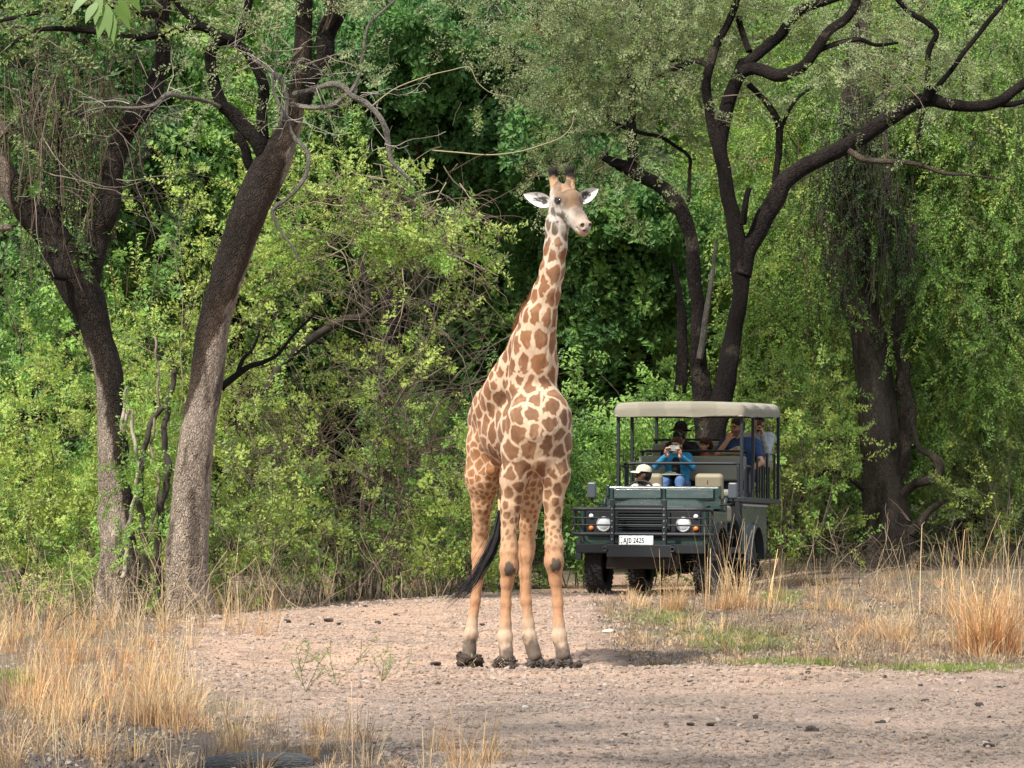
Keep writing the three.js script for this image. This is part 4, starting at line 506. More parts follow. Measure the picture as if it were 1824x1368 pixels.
// ---------------------------------------------------------------- dry grass
function tuftGeo(seed, o) { const r = rng(seed), b = new Buf();
  for (let i = 0; i < o.n; i++) { const a = r() * 6.28, rr = Math.sqrt(r()) * o.r, L = o.h * r.r(0.4, 1.05), lean = r.r(0.05, o.lean ?? 0.6), w = (o.w ?? 0.0035) * r.r(0.7, 1.4), dir = V(Math.cos(a + r.n()), 0, Math.sin(a + r.n())), side = V(-dir.z, 0, dir.x), p = V(Math.cos(a) * rr, -0.02, Math.sin(a) * rr), k = r.r(0.65, 1.25), hook = r() < (o.hook ?? 0.12);
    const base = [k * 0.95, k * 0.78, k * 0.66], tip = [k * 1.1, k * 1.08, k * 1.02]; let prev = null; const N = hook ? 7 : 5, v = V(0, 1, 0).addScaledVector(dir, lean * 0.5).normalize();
    for (let s = 0; s <= N; s++) { const t = s / N, c = mix3(base, tip, t), ww = w * (1 - 0.75 * t); const e = b.v(p.x + side.x * ww, p.y, p.z + side.z * ww, c), f = b.v(p.x - side.x * ww, p.y, p.z - side.z * ww, c); if (prev) b.q(prev[0], prev[1], f, e); prev = [e, f]; p.addScaledVector(v, L / N); v.addScaledVector(dir, lean / N * 1.2).add(V(0, -lean * 0.5 / N - (hook && t > 0.6 ? 0.9 : 0), 0)).normalize(); } }
  return b.geo(); }
const grassMat = mat('grass', { vertexColors: true, roughness: 0.75, transmission: 0.3, thickness: 0, specularIntensity: 0.35 });
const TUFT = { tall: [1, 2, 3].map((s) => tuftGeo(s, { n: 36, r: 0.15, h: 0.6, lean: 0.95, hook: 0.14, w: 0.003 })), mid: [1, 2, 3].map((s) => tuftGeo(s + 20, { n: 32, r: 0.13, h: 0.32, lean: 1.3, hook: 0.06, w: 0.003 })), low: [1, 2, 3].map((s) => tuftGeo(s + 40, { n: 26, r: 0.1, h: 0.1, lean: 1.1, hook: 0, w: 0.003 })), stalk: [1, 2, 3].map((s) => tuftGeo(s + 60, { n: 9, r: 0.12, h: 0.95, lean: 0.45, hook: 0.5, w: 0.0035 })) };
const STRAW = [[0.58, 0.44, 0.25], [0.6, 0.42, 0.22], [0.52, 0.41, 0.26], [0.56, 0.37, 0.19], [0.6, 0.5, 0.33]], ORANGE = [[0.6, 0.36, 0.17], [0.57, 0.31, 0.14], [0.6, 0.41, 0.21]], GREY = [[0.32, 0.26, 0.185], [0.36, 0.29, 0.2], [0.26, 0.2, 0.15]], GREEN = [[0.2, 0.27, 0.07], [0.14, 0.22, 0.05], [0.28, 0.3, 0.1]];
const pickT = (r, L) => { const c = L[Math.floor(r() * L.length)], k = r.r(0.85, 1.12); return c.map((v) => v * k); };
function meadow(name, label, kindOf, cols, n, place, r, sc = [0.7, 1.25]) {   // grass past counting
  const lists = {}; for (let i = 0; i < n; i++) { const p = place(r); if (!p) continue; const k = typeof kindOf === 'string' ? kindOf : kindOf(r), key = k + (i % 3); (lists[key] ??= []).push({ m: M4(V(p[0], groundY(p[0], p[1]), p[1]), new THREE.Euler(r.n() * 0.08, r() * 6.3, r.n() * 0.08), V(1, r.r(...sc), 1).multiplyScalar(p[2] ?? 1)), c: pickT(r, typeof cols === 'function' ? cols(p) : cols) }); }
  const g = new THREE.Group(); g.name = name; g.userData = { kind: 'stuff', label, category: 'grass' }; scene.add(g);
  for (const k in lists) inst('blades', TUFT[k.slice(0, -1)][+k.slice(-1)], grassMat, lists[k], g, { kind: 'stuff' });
}
const px2 = (px, py) => { const p = onGround(px, py); return [p.x, p.z]; };
{
  const r = rng(3001), inBox = (x0, y0, x1, y1) => (q) => { const [x, z] = px2(lerp(x0, x1, q()), lerp(y0, y1, q())); return [x, z]; };
  // left verge: tall orange straw, thinning to the right and towards the camera
  meadow('dry_grass', 'tall orange dry grass on the left verge', (q) => q() < 0.4 ? 'tall' : q() < 0.7 ? 'mid' : 'stalk', (p) => p[1] > -24 ? STRAW : r() < 0.4 ? ORANGE : r() < .3 ? GREY : STRAW, 130, (q) => { const u = q(), px = 10 + 300 * u + 55 * q.n(), py = 1135 + 165 * Math.pow(q(), 0.8); return [...px2(px, py), 0.75]; }, r);
  meadow('dry_grass', 'sparse straw-coloured grass along the near left foreground', (q) => q() < 0.4 ? 'mid' : q() < 0.6 ? 'tall' : 'stalk', (p) => r() < .35 ? GREY : STRAW, 230, (q) => { const px = 900 * Math.pow(q(), 1.2), py = 1230 + 165 * q(), lim = 300 + (py - 1230) * 4.2; if (px > lim + 80 * q.n()) return null; return [...px2(px, py), 0.6]; }, r);
  meadow('dry_grass', 'thin straw-coloured stems at the foot of the left trunks', (q) => q() < 0.6 ? 'stalk' : 'tall', STRAW, 70, (q) => { const px = 520 * q() - 20, py = 1092 + 40 * q() + Math.max(0, 90 - px) * 0.4; return [...px2(px, py), 0.75]; }, r);
  meadow('dry_grass', 'short bleached grass on the right verge', (q) => q() < 0.72 ? 'low' : q() < 0.75 ? 'mid' : 'low', (p) => r() < 0.6 ? GREY : STRAW, 1100, (q) => { const [x, z] = px2(1060 + 790 * q(), 1030 + 165 * q()); if (roadSide(x, z) > -0.05) return null; return [x, z, 0.9]; }, r);
  meadow('dry_grass', 'knee-high straw grass across the right verge', (q) => q() < 0.5 ? 'mid' : q() < 0.5 ? 'stalk' : 'tall', (p) => r() < .4 ? GREY : STRAW, 34, (q) => { const px = 1420 + 420 * Math.sqrt(q()), [x, z] = px2(px, 1040 + 150 * q()); if (roadSide(x, z) > -0.1) return null; return [x, z, 0.5]; }, r);
  meadow('green_grass', 'short fresh green grass on the right verge', 'low', GREEN, 1500, (q) => { const spots = [[1170, 1100, 90, 16], [1290, 1130, 160, 22], [1690, 1192, 180, 8], [1420, 1182, 120, 6], [1390, 1065, 50, 12], [20, 1210, 40, 14], [1330, 1150, 120, 16]], s = spots[Math.floor(q() * spots.length)], [x, z] = px2(s[0] + q.n() * s[2] * 0.7, s[1] + q.n() * s[3] * 0.8); return [x, z, 0.75]; }, r);
  meadow('dry_grass', 'dry grass behind the vehicle at the edge of the thicket', (q) => q() < 0.5 ? 'tall' : 'mid', (p) => r() < 0.5 ? GREY : STRAW, 70, (q) => { const d = q.r(46, 56), x = q.r(-5, 10); if (x < crest(0) * 0 + 0.2 && q() < 0.5) return null; return [x, -d, 0.6]; }, r);
  // tufts that can be picked out
  const tuft = (label, px, py, list) => { const [x, z] = px2(px, py), t = thing('grass_tuft', label, 'grass tuft', V(x, groundY(x, z), z)), by = {}; for (const [k, dx, dz, s, pal] of list) (by[k] ??= []).push({ m: M4(V(dx, 0, dz), new THREE.Euler(r.n() * 0.1, r() * 6.3, r.n() * 0.1), s), c: pickT(r, pal) }); for (const k in by) inst('blades', TUFT[k][px % 3], grassMat, by[k], t, { kind: 'stuff' }); };
  const clump = (n, R, pal, k, s) => Array.from({ length: n }, () => [k, r.n() * R, r.n() * R * 0.7, s * r.r(0.8, 1.15), pal]);
  tuft('tall orange grass tuft at the right edge of the verge', 1768, 1168, [...clump(16, 0.2, ORANGE, 'tall', 1.25), ...clump(10, 0.35, STRAW, 'stalk', 1.25)]);
  tuft('straw tuft with a green base in front of the vehicle bumper', 1198, 1090, [...clump(6, 0.14, STRAW, 'tall', 0.75), ...clump(6, 0.16, GREEN, 'mid', 0.6), ...clump(4, 0.2, STRAW, 'stalk', 0.85)]);
  tuft('orange tuft with tall bent stems before the front right wheel', 1312, 1086, [...clump(9, 0.2, ORANGE, 'mid', 0.95), ...clump(12, 0.3, STRAW, 'stalk', 1.2), ...clump(6, 0.24, STRAW, 'tall', 0.9)]);
  tuft('small green and straw tuft right of the bent-stemmed tuft', 1392, 1070, [...clump(5, 0.14, GREEN, 'mid', 0.6), ...clump(3, 0.16, STRAW, 'stalk', 0.8)]);
  tuft('pale straw tuft in the middle of the right verge', 1612, 1142, [...clump(7, 0.2, STRAW, 'tall', 0.72), ...clump(4, 0.22, STRAW, 'stalk', 0.65)]);
  tuft('low straw tuft left of the pale tuft on the verge', 1548, 1132, [...clump(6, 0.2, ORANGE, 'mid', 0.8), ...clump(3, 0.2, STRAW, 'tall', 0.55)]);
  tuft('wispy straw tuft under the creeper tree trunk', 1462, 1085, [...clump(4, 0.2, STRAW, 'stalk', 0.8), ...clump(3, 0.16, ORANGE, 'mid', 0.8)]);
  tuft('leaning straw grass at the right edge behind the orange tuft', 1745, 1100, [...clump(10, 0.5, STRAW, 'stalk', 1.3), ...clump(6, 0.4, STRAW, 'tall', 0.9)]);
  tuft('spiky olive-based grass tuft at the near left, on dark soil', 275, 1290, [...clump(5, 0.1, STRAW, 'tall', 0.85), ...clump(4, 0.08, GREY, 'tall', 0.7)]);
  tuft('lone straw tuft at the bottom edge left of centre', 895, 1352, [...clump(3, 0.12, STRAW, 'stalk', 0.55), ...clump(3, 0.1, STRAW, 'mid', 0.7)]);
  // little green weeds on the road
  const weed = (label, px, py, s, pal, n) => { const [x, z] = px2(px, py), t = thing('weed', label, 'weed', V(x, groundY(x, z), z)), wood = new Buf(), tips = []; for (let i = 0; i < n; i++) shoots(r, V(0, 0, 0), V(r.n() * 0.8, 1, r.n() * 0.8), s * r.r(0.5, 1), 0.003, 1, { tone: [0.2, 0.2, 0.08], step: 0.07, kidChance: 0.4 }, wood, tips); finishWood(wood, 'stems', t); leaves(t, 'foliage', 'small', pal, tips, r, { keep: 0.5, size: 0.16, jit: 0.01 }); };
  weed('thin green weed on the gravel left of the giraffe', 545, 1232, 0.4, 'mid', 4); weed('taller green weed with a bare stalk on the gravel', 600, 1222, 0.5, 'mid', 3); weed('flat grey-green weed in the gravel near the hooves', 680, 1214, 0.2, 'grey', 8); weed('small bright green seedling on the right verge', 1257, 1168, 0.12, 'bright', 7);
  // leaf litter on the verge
  const lt = [], lg = spray(5, { len: 0.05, n: 3, l: 0.05, w: 0.016, spread: 0.08 }); for (let i = 0; i < 2600; i++) { const [x, z] = px2(1060 + 790 * r(), 1020 + 175 * r()); if (roadSide(x, z) > -0.02) continue; lt.push({ m: M4(V(x, groundY(x, z) + 0.008, z), new THREE.Euler(1.4 + r.n() * 0.3, r() * 6, r() * 6), r.r(0.5, 1)), c: pickT(r, [[0.3, 0.2, 0.13], [0.42, 0.33, 0.24], [0.16, 0.11, 0.08], [0.5, 0.42, 0.34]]) }); }
  for (let i = 0; i < 500; i++) { const [x, z] = px2(330 * r(), 1270 + 110 * r()); lt.push({ m: M4(V(x, groundY(x, z) + 0.008, z), new THREE.Euler(1.4 + r.n() * 0.3, r() * 6, r() * 6), r.r(0.4, 0.9)), c: pickT(r, [[0.2, 0.15, 0.11], [0.42, 0.36, 0.3], [0.1, 0.08, 0.07]]) }); }
  const g = new THREE.Group(); g.name = 'leaf_litter'; g.userData = { kind: 'stuff', label: 'dry leaf litter strewn over the right verge and near left corner', category: 'leaf litter' }; scene.add(g); inst('dead_leaves', lg, leafMat, lt, g, { kind: 'stuff' });
  // the half-hidden log at the bottom edge
  const p = onGround(440, 1366); const lb = new Buf(); tube(lb, spline([V(-0.36, 0.0, 0.05), V(-0.2, 0.035, 0.02), V(0.05, 0.05, 0), V(0.3, 0.045, -0.02), V(0.42, 0.03, -0.04)], [0.03, 0.06, 0.075, 0.07, 0.05], 0.03), { sides: 18, uvr: 0.16, color: [0.05, 0.05, 0.05], bump: (q) => 1 + 0.08 * fbm(q.x * 5, q.y * 5, q.z * 5) }); const lo = solo('fallen_log', lb.geo(), mat('weathered_log', { vertexColors: true, roughness: 0.9, bumpMap: barkBump, bumpScale: 0.008 }), 'grey weathered log lying at the bottom edge in straw grass', 'log'); lo.position.copy(p); lo.position.y -= 0.025;
}
// ---------------------------------------------------------------- the giraffe
{
  const D = 30, root = thing('giraffe', 'young giraffe standing on the gravel road facing the camera', 'giraffe', V(0, 0, -D)), O = root.position;
  const P = (px, py, dz) => at(px, py, D - dz).sub(O);
  const B = [], chain = (L, k) => { for (let i = 0; i < L.length - 1; i++) B.push(bone(P(L[i][0], L[i][1], L[i][2]), P(L[i + 1][0], L[i + 1][1], L[i + 1][2]), L[i][3], L[i + 1][3], L[i][4] ?? k)); };
  // trunk, withers, rump
  chain([[964, 738, 0.06, .255], [950, 765, -0.35, .30], [922, 768, -0.75, .315], [891, 772, -1.15, .285]], 0.12);
  chain([[958, 770, 0.14, .215], [962, 808, 0.1, .17]], 0.1);
  chain([[908, 688, -0.45, .17], [880, 722, -0.9, .17], [866, 742, -1.2, .16]], 0.14);
  chain([[990, 745, 0.02, .125], [1000, 790, 0.05, .085]], 0.1); chain([[936, 750, 0.12, .17], [922, 800, 0.06, .14]], 0.1);
  // neck
  chain([[946, 690, -.08, .24], [951, 650, -.03, .2], [953, 612, .02, .172], [960, 568, .06, .142], [974, 520, .1, .105], [984, 480, .12, .092], [990, 440, .12, .086], [992, 405, .11, .086], [998, 365, .09, .1]], 0.1);
  chain([[895, 703, -.6, .165], [911, 674, -.45, .15], [923, 645, -.32, .125], [934, 612, -.2, .1], [948, 570, -.06, .085]], 0.14);
  // legs
  const FL = [[928, 800, .05, .15], [917, 850, .04, .118], [909, 900, .02, .09], [907, 945, 0, .073], [906, 985, .02, .079], [906, 1010, .03, .081], [903, 1038, 0, .056], [901, 1075, -.01, .045], [900, 1112, 0, .05], [900, 1135, .01, .066], [902, 1158, .03, .057], [902, 1172, .05, .066]];
  const FR = [[985, 795, .04, .15], [989, 845, .04, .12], [986, 890, .02, .092], [985, 935, 0, .072], [987, 970, .02, .082], [987, 1002, .03, .083], [990, 1035, 0, .057], [993, 1075, -.01, .046], [995, 1112, 0, .05], [996, 1134, .01, .068], [1001, 1156, .03, .058], [1003, 1168, .05, .066]];
  const HL = [[868, 800, -1.1, .205], [861, 850, -1.12, .155], [858, 900, -1.18, .1], [857, 940, -1.26, .074], [856, 970, -1.32, .08], [855, 990, -1.3, .074], [852, 1020, -1.28, .055], [847, 1070, -1.26, .046], [841, 1112, -1.25, .05], [839, 1130, -1.24, .066], [836, 1155, -1.22, .058], [835, 1170, -1.2, .068]];
  const HR = [[918, 805, -1.0, .2], [945, 850, -1.03, .14], [945, 895, -1.08, .108], [941, 935, -1.16, .08], [938, 972, -1.22, .08], [936, 990, -1.2, .072], [935, 1022, -1.18, .055], [937, 1070, -1.16, .049], [941, 1112, -1.15, .052], [943, 1135, -1.14, .068], [949, 1156, -1.12, .06], [953, 1168, -1.1, .068]];
  for (const L of [FL, FR, HL, HR]) chain(L.map((e, i) => [...e, i < 2 ? 0.09 : 0.035]), 0.04);
  // elbows, kneecaps
  for (const [x, y] of [[905, 1006], [988, 1000]]) B.push(ell(P(x, y, .085), [.05, .075, .035], .04));
  B.push(bone(P(884, 800, -1.0), P(878, 838, -0.9), .12, .05, .1));
  // head frame
  const F = V(0.43, -0.66, 0.62).normalize(), S = V(0.83, 0.06, -0.55); S.addScaledVector(F, -S.dot(F)).normalize(); const U = F.clone().cross(S).multiplyScalar(-1).normalize(); if (U.y < 0) U.negate();
  const Q = P(1004, 352, .08), H = (f, s, u) => Q.clone().addScaledVector(F, f).addScaledVector(S, s).addScaledVector(U, u);
  B.push(bone(H(-.04, 0, .0), H(.1, 0, .01), .108, .108, .06), bone(H(.1, 0, .01), H(.3, 0, -.005), .1, .067, .06), bone(H(.3, 0, -.005), H(.415, 0, -.012), .067, .068, .05), bone(H(.06, 0, -.09), H(.33, 0, -.062), .075, .05, .05), bone(H(.4, 0, -.05), H(.44, 0, -.055), .052, .04, .04));
  for (const s of [-1, 1]) { B.push(bone(H(.07, s * .1, .035), H(.13, s * .088, .03), .043, .035, .04),  bone(H(.2, s * .06, -.04), H(.1, s * .09, -.05), .03, .04, .05), ell(H(.425, s * .042, .03), [.022, .018, .022], .025)); B.push(Object.assign(ell(H(.45, s * .04, .028), [.012, .016, .024], .02), { k: -0.012 })); }
  B.push(ell(H(.1, 0, .085), [.065, .05, .05], .07), bone(P(995, 350, .02), P(987, 318, .0), .062, .034, .04), bone(P(1011, 348, -.02), P(1016, 317, -.05), .062, .034, .04));
  for (const s of [-1, 1]) B.push(Object.assign(bone(H(.47, s * .012, -.012), H(.4, s * .075, -.03), .008, .007), { k: -0.008 }));
  const g = meshField(B, 0.0075, (x, y, z) => 0.004 * noise(x * 11, y * 11, z * 11) + 0.0035 * noise(x * 30, y * 5, z * 30) + 0.0012 * noise(x * 60, y * 40, z * 60));
  // ---- the coat: cells of brown divided by cream lines, smaller and thinner down the legs
  const pos = g.attributes.position, n = pos.count, r = rng(61), seeds = [];
  const yPx = (y) => 780 - (y - EYE) * LENS / D;
  const yOf = (py) => EYE + (780 - py) * D / LENS;
  const kneeY = yOf(985), headY = yOf(432), chestY = yOf(690);
  const isHead = (x, y, z) => { const a = V(x, y, z).sub(Q), f = a.dot(F), u = a.dot(U); return y > yOf(440) ? sstep(-.155, -.115, u + .02 * noise(x * 20, y * 20, z * 20) + .5 * Math.max(0, f - .2)) : 0; };
  const size = (x, y, z) => { const py = yPx(y); let s; if (py < 690) s = lerp(0.082, 0.12, sstep(430, 690, py)); else if (py < 840) s = 0.148 - 0.03 * sstep(-0.5, -0.9, z); else s = lerp(0.115, 0.05, sstep(840, 960, py)); if (z < -0.85 && py > 790) s = Math.min(s, lerp(0.1, 0.05, sstep(800, 900, py))); return s; };
  const stretch = (y) => { const py = yPx(y); return py < 660 ? 0.58 : py > 850 ? 0.85 : 0.95; };
  const grid = new Map(), G = 0.2, gk = (x, y, z) => Math.floor(x / G) + ',' + Math.floor(y / G) + ',' + Math.floor(z / G);
  const near = (x, y, z) => { const out = [], a = Math.floor(x / G), b = Math.floor(y / G), c = Math.floor(z / G); for (let i = -1; i < 2; i++) for (let j = -2; j < 3; j++) for (let k = -1; k < 2; k++) { const l = grid.get((a + i) + ',' + (b + j) + ',' + (c + k)); if (l) out.push(...l); } return out; };
  const midX = (y) => pw([[1.7, 0.19], [2.2, 0.255], [2.6, 0.275], [3.2, .2], [4, .37]], y);
  for (let i = 0; i < 60000; i++) { const k = Math.floor(r() * n), x = pos.getX(k), y = pos.getY(k), z = pos.getZ(k); if (y < kneeY - 0.35) continue; const s = size(x, y, z), st = stretch(y); let ok = true; for (const e of near(x, y, z)) { const d = Math.hypot(x - e[0], (y - e[1]) * st, z - e[2]); if (d < 0.92 * Math.min(s, e[3]) + 0.0) { ok = false; break; } }
    if (ok) { const e = [x, y, z, s, r()]; seeds.push(e); const q = gk(x, y, z); if (!grid.has(q)) grid.set(q, []); grid.get(q).push(e); } }
  const cream = [0.5, 0.355, 0.24], pale = [0.42, 0.34, 0.265], tan = [0.4, 0.215, 0.115], mud = [0.08, 0.062, 0.05];
  const face = (x, y, z) => { const a = V(x, y, z).sub(Q), f = a.dot(F), s = Math.abs(a.dot(S)), u = a.dot(U), nn = fbm(x * 22, y * 22, z * 22); let c = mix3([0.4, 0.36, 0.31], [0.19, 0.118, 0.07], sstep(0.0, 0.07, u + nn * 0.035) * sstep(.34, .2, f)); c = mix3(c, [0.23, 0.175, 0.135], sstep(.02, .06, u + nn * .02) * sstep(.2, .3, f)); c = mix3(c, [0.1, 0.07, 0.052], sstep(0.05, 0.4, fbm(x * 15, y * 15, z * 15) + 0.25 * sstep(.0, .09, u)) * 0.6 * sstep(.4, .3, f));
    c = mix3(c, [0.36, 0.26, 0.2], sstep(.3, .38, f) * sstep(-.03, .0, u) * 0.7); c = mix3(c, [0.48, 0.32, 0.23], sstep(.4, .45, f) * sstep(0.0, -.04, u)); c = mix3(c, [0.12, 0.095, 0.08], sstep(.01, -.03, u) * sstep(.0, .16, fbm(x * 22 + 4, y * 17, z * 22)) * sstep(.3, .22, f)); 
    const ey = Math.hypot(f - .1, u - .04); c = mix3(c, [0.05, 0.04, 0.035], sstep(.046, .03, ey) * sstep(.07, .1, s)); const no = Math.hypot(f - .442, s - .042, (u - .03)); c = mix3(c, [0.05, 0.035, 0.03], sstep(.024, .012, no)); if (u < -.008 && u > -.036 && f > .38) c = mix3(c, [0.13, 0.085, 0.07], 0.6 * sstep(.012, .0, Math.abs(u + .02 + s * .25)));
    if (u > .1 && f < 0.05) c = mix3(c, [0.3, 0.175, 0.095], .8); return c; };
  paint(g, (x, y, z, nx, ny, nz) => {
    const py = yPx(y); const hd = isHead(x, y, z); if (hd === 1) return face(x, y, z);
    const wa = 1 - 0.45 * sstep(820, 900, py), wx = x + wa * (0.03 * noise(x * 12, y * 12, z * 12) + 0.016 * noise(x * 36, y * 36, z * 36)), wy = y + wa * (0.03 * noise(x * 12 + 9, y * 12, z * 12) + 0.016 * noise(x * 36, y * 36 + 7, z * 36)), wz = z + wa * 0.03 * noise(x * 12, y * 12 + 9, z * 12), st = stretch(y);
    let a = null, b = null, d1 = 9, d2 = 9; for (const e of near(x, y, z)) { const d = Math.hypot(wx - e[0], (wy - e[1]) * st, wz - e[2]) / e[3]; if (d < d1) { d2 = d1; b = a; d1 = d; a = e; } else if (d < d2) { d2 = d; b = e; } }
    const fine = 0.09 * noise(x * 60, y * 22, z * 60) + 0.09 * noise(x * 130, y * 40, z * 130) + 0.1 * fbm(x * 5, y * 5, z * 5);
    let ground = mix3(cream, pale, sstep(520, 430, py)), brown = [0.3, 0.135, 0.062];
    if (a) { brown = mix3([0.245, 0.105, 0.045], [0.175, 0.078, 0.036], a[4]); if (py > 660 && z > -0.4) brown = mix3(brown, [0.17, 0.095, 0.055], 0.6 * sstep(640, 720, py)); if (z < -0.7 && py > 760) brown = [0.3, 0.135, 0.058]; if (py < 440) brown = mix3(brown, [0.1, 0.078, 0.058], sstep(470, 420, yPx(a[1]))); brown = mix3(brown, mix3(brown, [0.17, 0.09, 0.05], 0.5), sstep(0.35, 0.1, d1)); brown = mix3(brown, [0.3, 0.16, 0.085], 0.55 * sstep(0.0, 0.4, fbm(x * 14, y * 10, z * 14))); }
    const lineW = py < 690 ? 0.23 : 0.19, leg = sstep(845, 985, py), low = sstep(940, 1000, py);
    ground = mix3(ground, [0.47, 0.29, 0.165], sstep(800, 960, py) * (z < -.6 ? 1 : .8)); ground = mix3(ground, tan, low);
    let k = a ? sstep(lineW - 0.07, lineW + 0.07, d2 - d1 + 0.0) * (1 - sstep(0.62, 0.8, d1)) : 0; if (py > 850) k *= sstep(0.62 - 0.12 * leg, 0.4 - 0.1 * leg, d1);
    const mid = Math.abs(x - midX(y)); if (py > 690 && py < 850 && z > 0.1) k *= sstep(0.008, 0.02, mid + 0.008 * noise(y * 30, x * 10, 3));
    k *= 1 - 0.85 * sstep(930, 1010, py); let c = mix3(ground, brown, k);
    const lower = sstep(1090, 1130, py + 10 * noise(x * 20, y * 20, z * 20)); c = mix3(c, [0.42, 0.31, 0.22], lower * 0.85);
    c = mix3(c, mud, sstep(1140, 1164, py + 22 * fbm(x * 22, y * 18, z * 22)) * 0.9);
    for (const [kx, ky] of [[907, 1016], [990, 1006]]) { const q = P(kx, ky, .1), e = Math.hypot((x - q.x) / .052, (y - q.y) / .072, (z - q.z) / .09); if (z > -.3) c = mix3(c, [0.09, 0.068, 0.055], sstep(1.1, 0.75, e + 0.3 * noise(x * 40, y * 30, z * 40))); }
    if (hd > 0) c = mix3(c, face(x, y, z), hd); return [c[0] * (1 + fine), c[1] * (1 + fine), c[2] * (1 + fine)];
  });
  const furBump = dataTex(256, (u, v) => [0.5 * wrapN(u, v, 64, 1) + 0.5 * wrapN(u, v, 128, 2)]);
  const hide = mat('hide', { vertexColors: true, roughness: 0.72, specularIntensity: 0.3, sheen: 0.25, sheenRoughness: 0.6, sheenColor: C(1, 0.85, 0.7) });
  part('body', g, hide, root);
  // eyes
  const eyeM = mat('eye', { color: C(0.012, 0.009, 0.008), roughness: 0.08, clearcoat: 1 });
  for (const s of [-1, 1]) part('eye', new THREE.SphereGeometry(0.035, 24, 16), eyeM, root).position.copy(H(.102, s * .107, .04));
  for (const s of [-1, 1]) { const b = new Buf(); for (let i = 0; i < 14; i++) { const t = (i / 13 - .5) * 2, a = H(.1 + t * .034, s * .128, .062 - Math.abs(t) * .012), e = a.clone().addScaledVector(S, s * .03).addScaledVector(U, -.004).addScaledVector(F, t * .012); tube(b, [{ p: a, r: .002 }, { p: e, r: .0007 }], { sides: 3, cap: false }); } part('eyelashes', b.geo(), mat('black_hair', { color: C(0.014, 0.012, 0.012), roughness: 0.6, specularIntensity: 0.4 }), root); }
  // horns
  const hornM = mat('horn', { vertexColors: true, roughness: 0.9, specularIntensity: 0.2 });
  for (const [s, a, m, e] of [[-1, P(990, 338, .02), P(986, 320, .0), P(985, 305, -.01)], [1, P(1015, 337, -.03), P(1016, 318, -.05), P(1015, 303, -.06)]]) { const f = meshField([bone(a, m, .052, .034, .03), bone(m, e, .033, .034, .03), ell(e, [.037, .03, .037], .03)], 0.006, (x, y, z) => 0.003 * noise(x * 60, y * 60, z * 60));
    part('horn', paint(f, (x, y, z) => { const py = yPx(y) + 3 * noise(x * 50, y * 30, z * 50); return mix3([0.02, 0.016, 0.014], [0.4, 0.24, 0.13], sstep(311, 322, py)); }), hornM, root); }
  // ears: cupped leaves, pale rims, dark hair within
  const ear = (a, tip, wid, cup) => { const b = new Buf(), ax = tip.clone().sub(a), L = ax.length(), dir = ax.normalize(), side = V(0, 1, 0).addScaledVector(dir, -dir.y).normalize(), nn = dir.clone().cross(side).normalize(); if (nn.z < 0) nn.negate(); const NU = 26, NV = 16, rows = [];
    for (let layer = 0; layer < 2; layer++) for (let i = 0; i <= NU; i++) { const row = []; const t = i / NU, w = wid * Math.pow(Math.sin(Math.PI * Math.min(1, 0.12 + 0.88 * Math.pow(t, 0.8))), 0.75) + 0.0015; for (let j = 0; j <= NV; j++) { const v = j / NV * 2 - 1, q = a.clone().addScaledVector(dir, t * L).addScaledVector(side, v * w + (cup * 0.0)).addScaledVector(nn, (v * v - 0.55) * 0.42 * w - layer * 0.007 * (1 - v * v) - t * t * 0.02);
        const dk = sstep(0.6, 0.3, Math.abs(v - 0.12) + 0.45 * noise(t * 9, v * 5, cup)) * sstep(0.68, 0.5, t + .15 * noise(v * 5, t * 7, cup + 3)) * sstep(0.05, .15, t); const c = layer ? [0.55, 0.4, 0.28] : mix3([0.68, 0.65, 0.6], [0.045, 0.036, 0.03], dk * (v > -.75 ? 1 : 0)); row.push(b.v(q.x, q.y, q.z, c)); } rows.push(row); }
    for (const o of [0, NU + 1]) for (let i = 0; i < NU; i++) for (let j = 0; j < NV; j++) b.q(rows[o + i][j], rows[o + i][j + 1], rows[o + i + 1][j + 1], rows[o + i + 1][j]);
    for (let i = 0; i < NU; i++) for (const j of [0, NV]) b.q(rows[i][j], rows[i + 1][j], rows[NU + 2 + i][j], rows[NU + 1 + i][j]);
    part('ear', b.geo(), mat('ear', { vertexColors: true, roughness: 0.85, transmission: 0.18, thickness: 0 }), root); };
  ear(P(980, 362, .02), P(932, 346, -.02), .064, 1); ear(P(1030, 357, -.1), P(1067, 336, -.16), .06, 2);
  // mane: short stiff tufts along the back of the neck
  { const b = new Buf(), line = spline([[1000, 350, -.06], [992, 400, -.02], [986, 445, 0.0], [974, 490, -.03], [955, 528, -.08], [936, 556, -.13], [926, 582, -.25], [915, 620, -.42], [902, 650, -.6]].map((e) => P(...e)), Array(9).fill(1), 0.008);
    const rr = rng(8); line.forEach((s, i) => { const out = V(-0.75, 0.25, -0.6); for (let k = 0; k < 5; k++) { const p = s.p.clone().add(V(rr.n() * .01, rr.n() * .006, rr.n() * .012)), L = .04 + .03 * rr() + .015 * noise(i * .2, 1), q = p.clone().addScaledVector(out, L * .6).add(V(rr.n() * .008, 0, rr.n() * .008)), e = p.clone().addScaledVector(out, L).add(V(0, L * .3, 0)); tube(b, [{ p, r: .0035 }, { p: q, r: .003 }, { p: e, r: .0012 }], { sides: 3, cap: false, color: mix3([0.2, 0.075, 0.035], [0.12, 0.05, 0.03], rr()) }); } }); part('mane', b.geo(), hornM, root); }
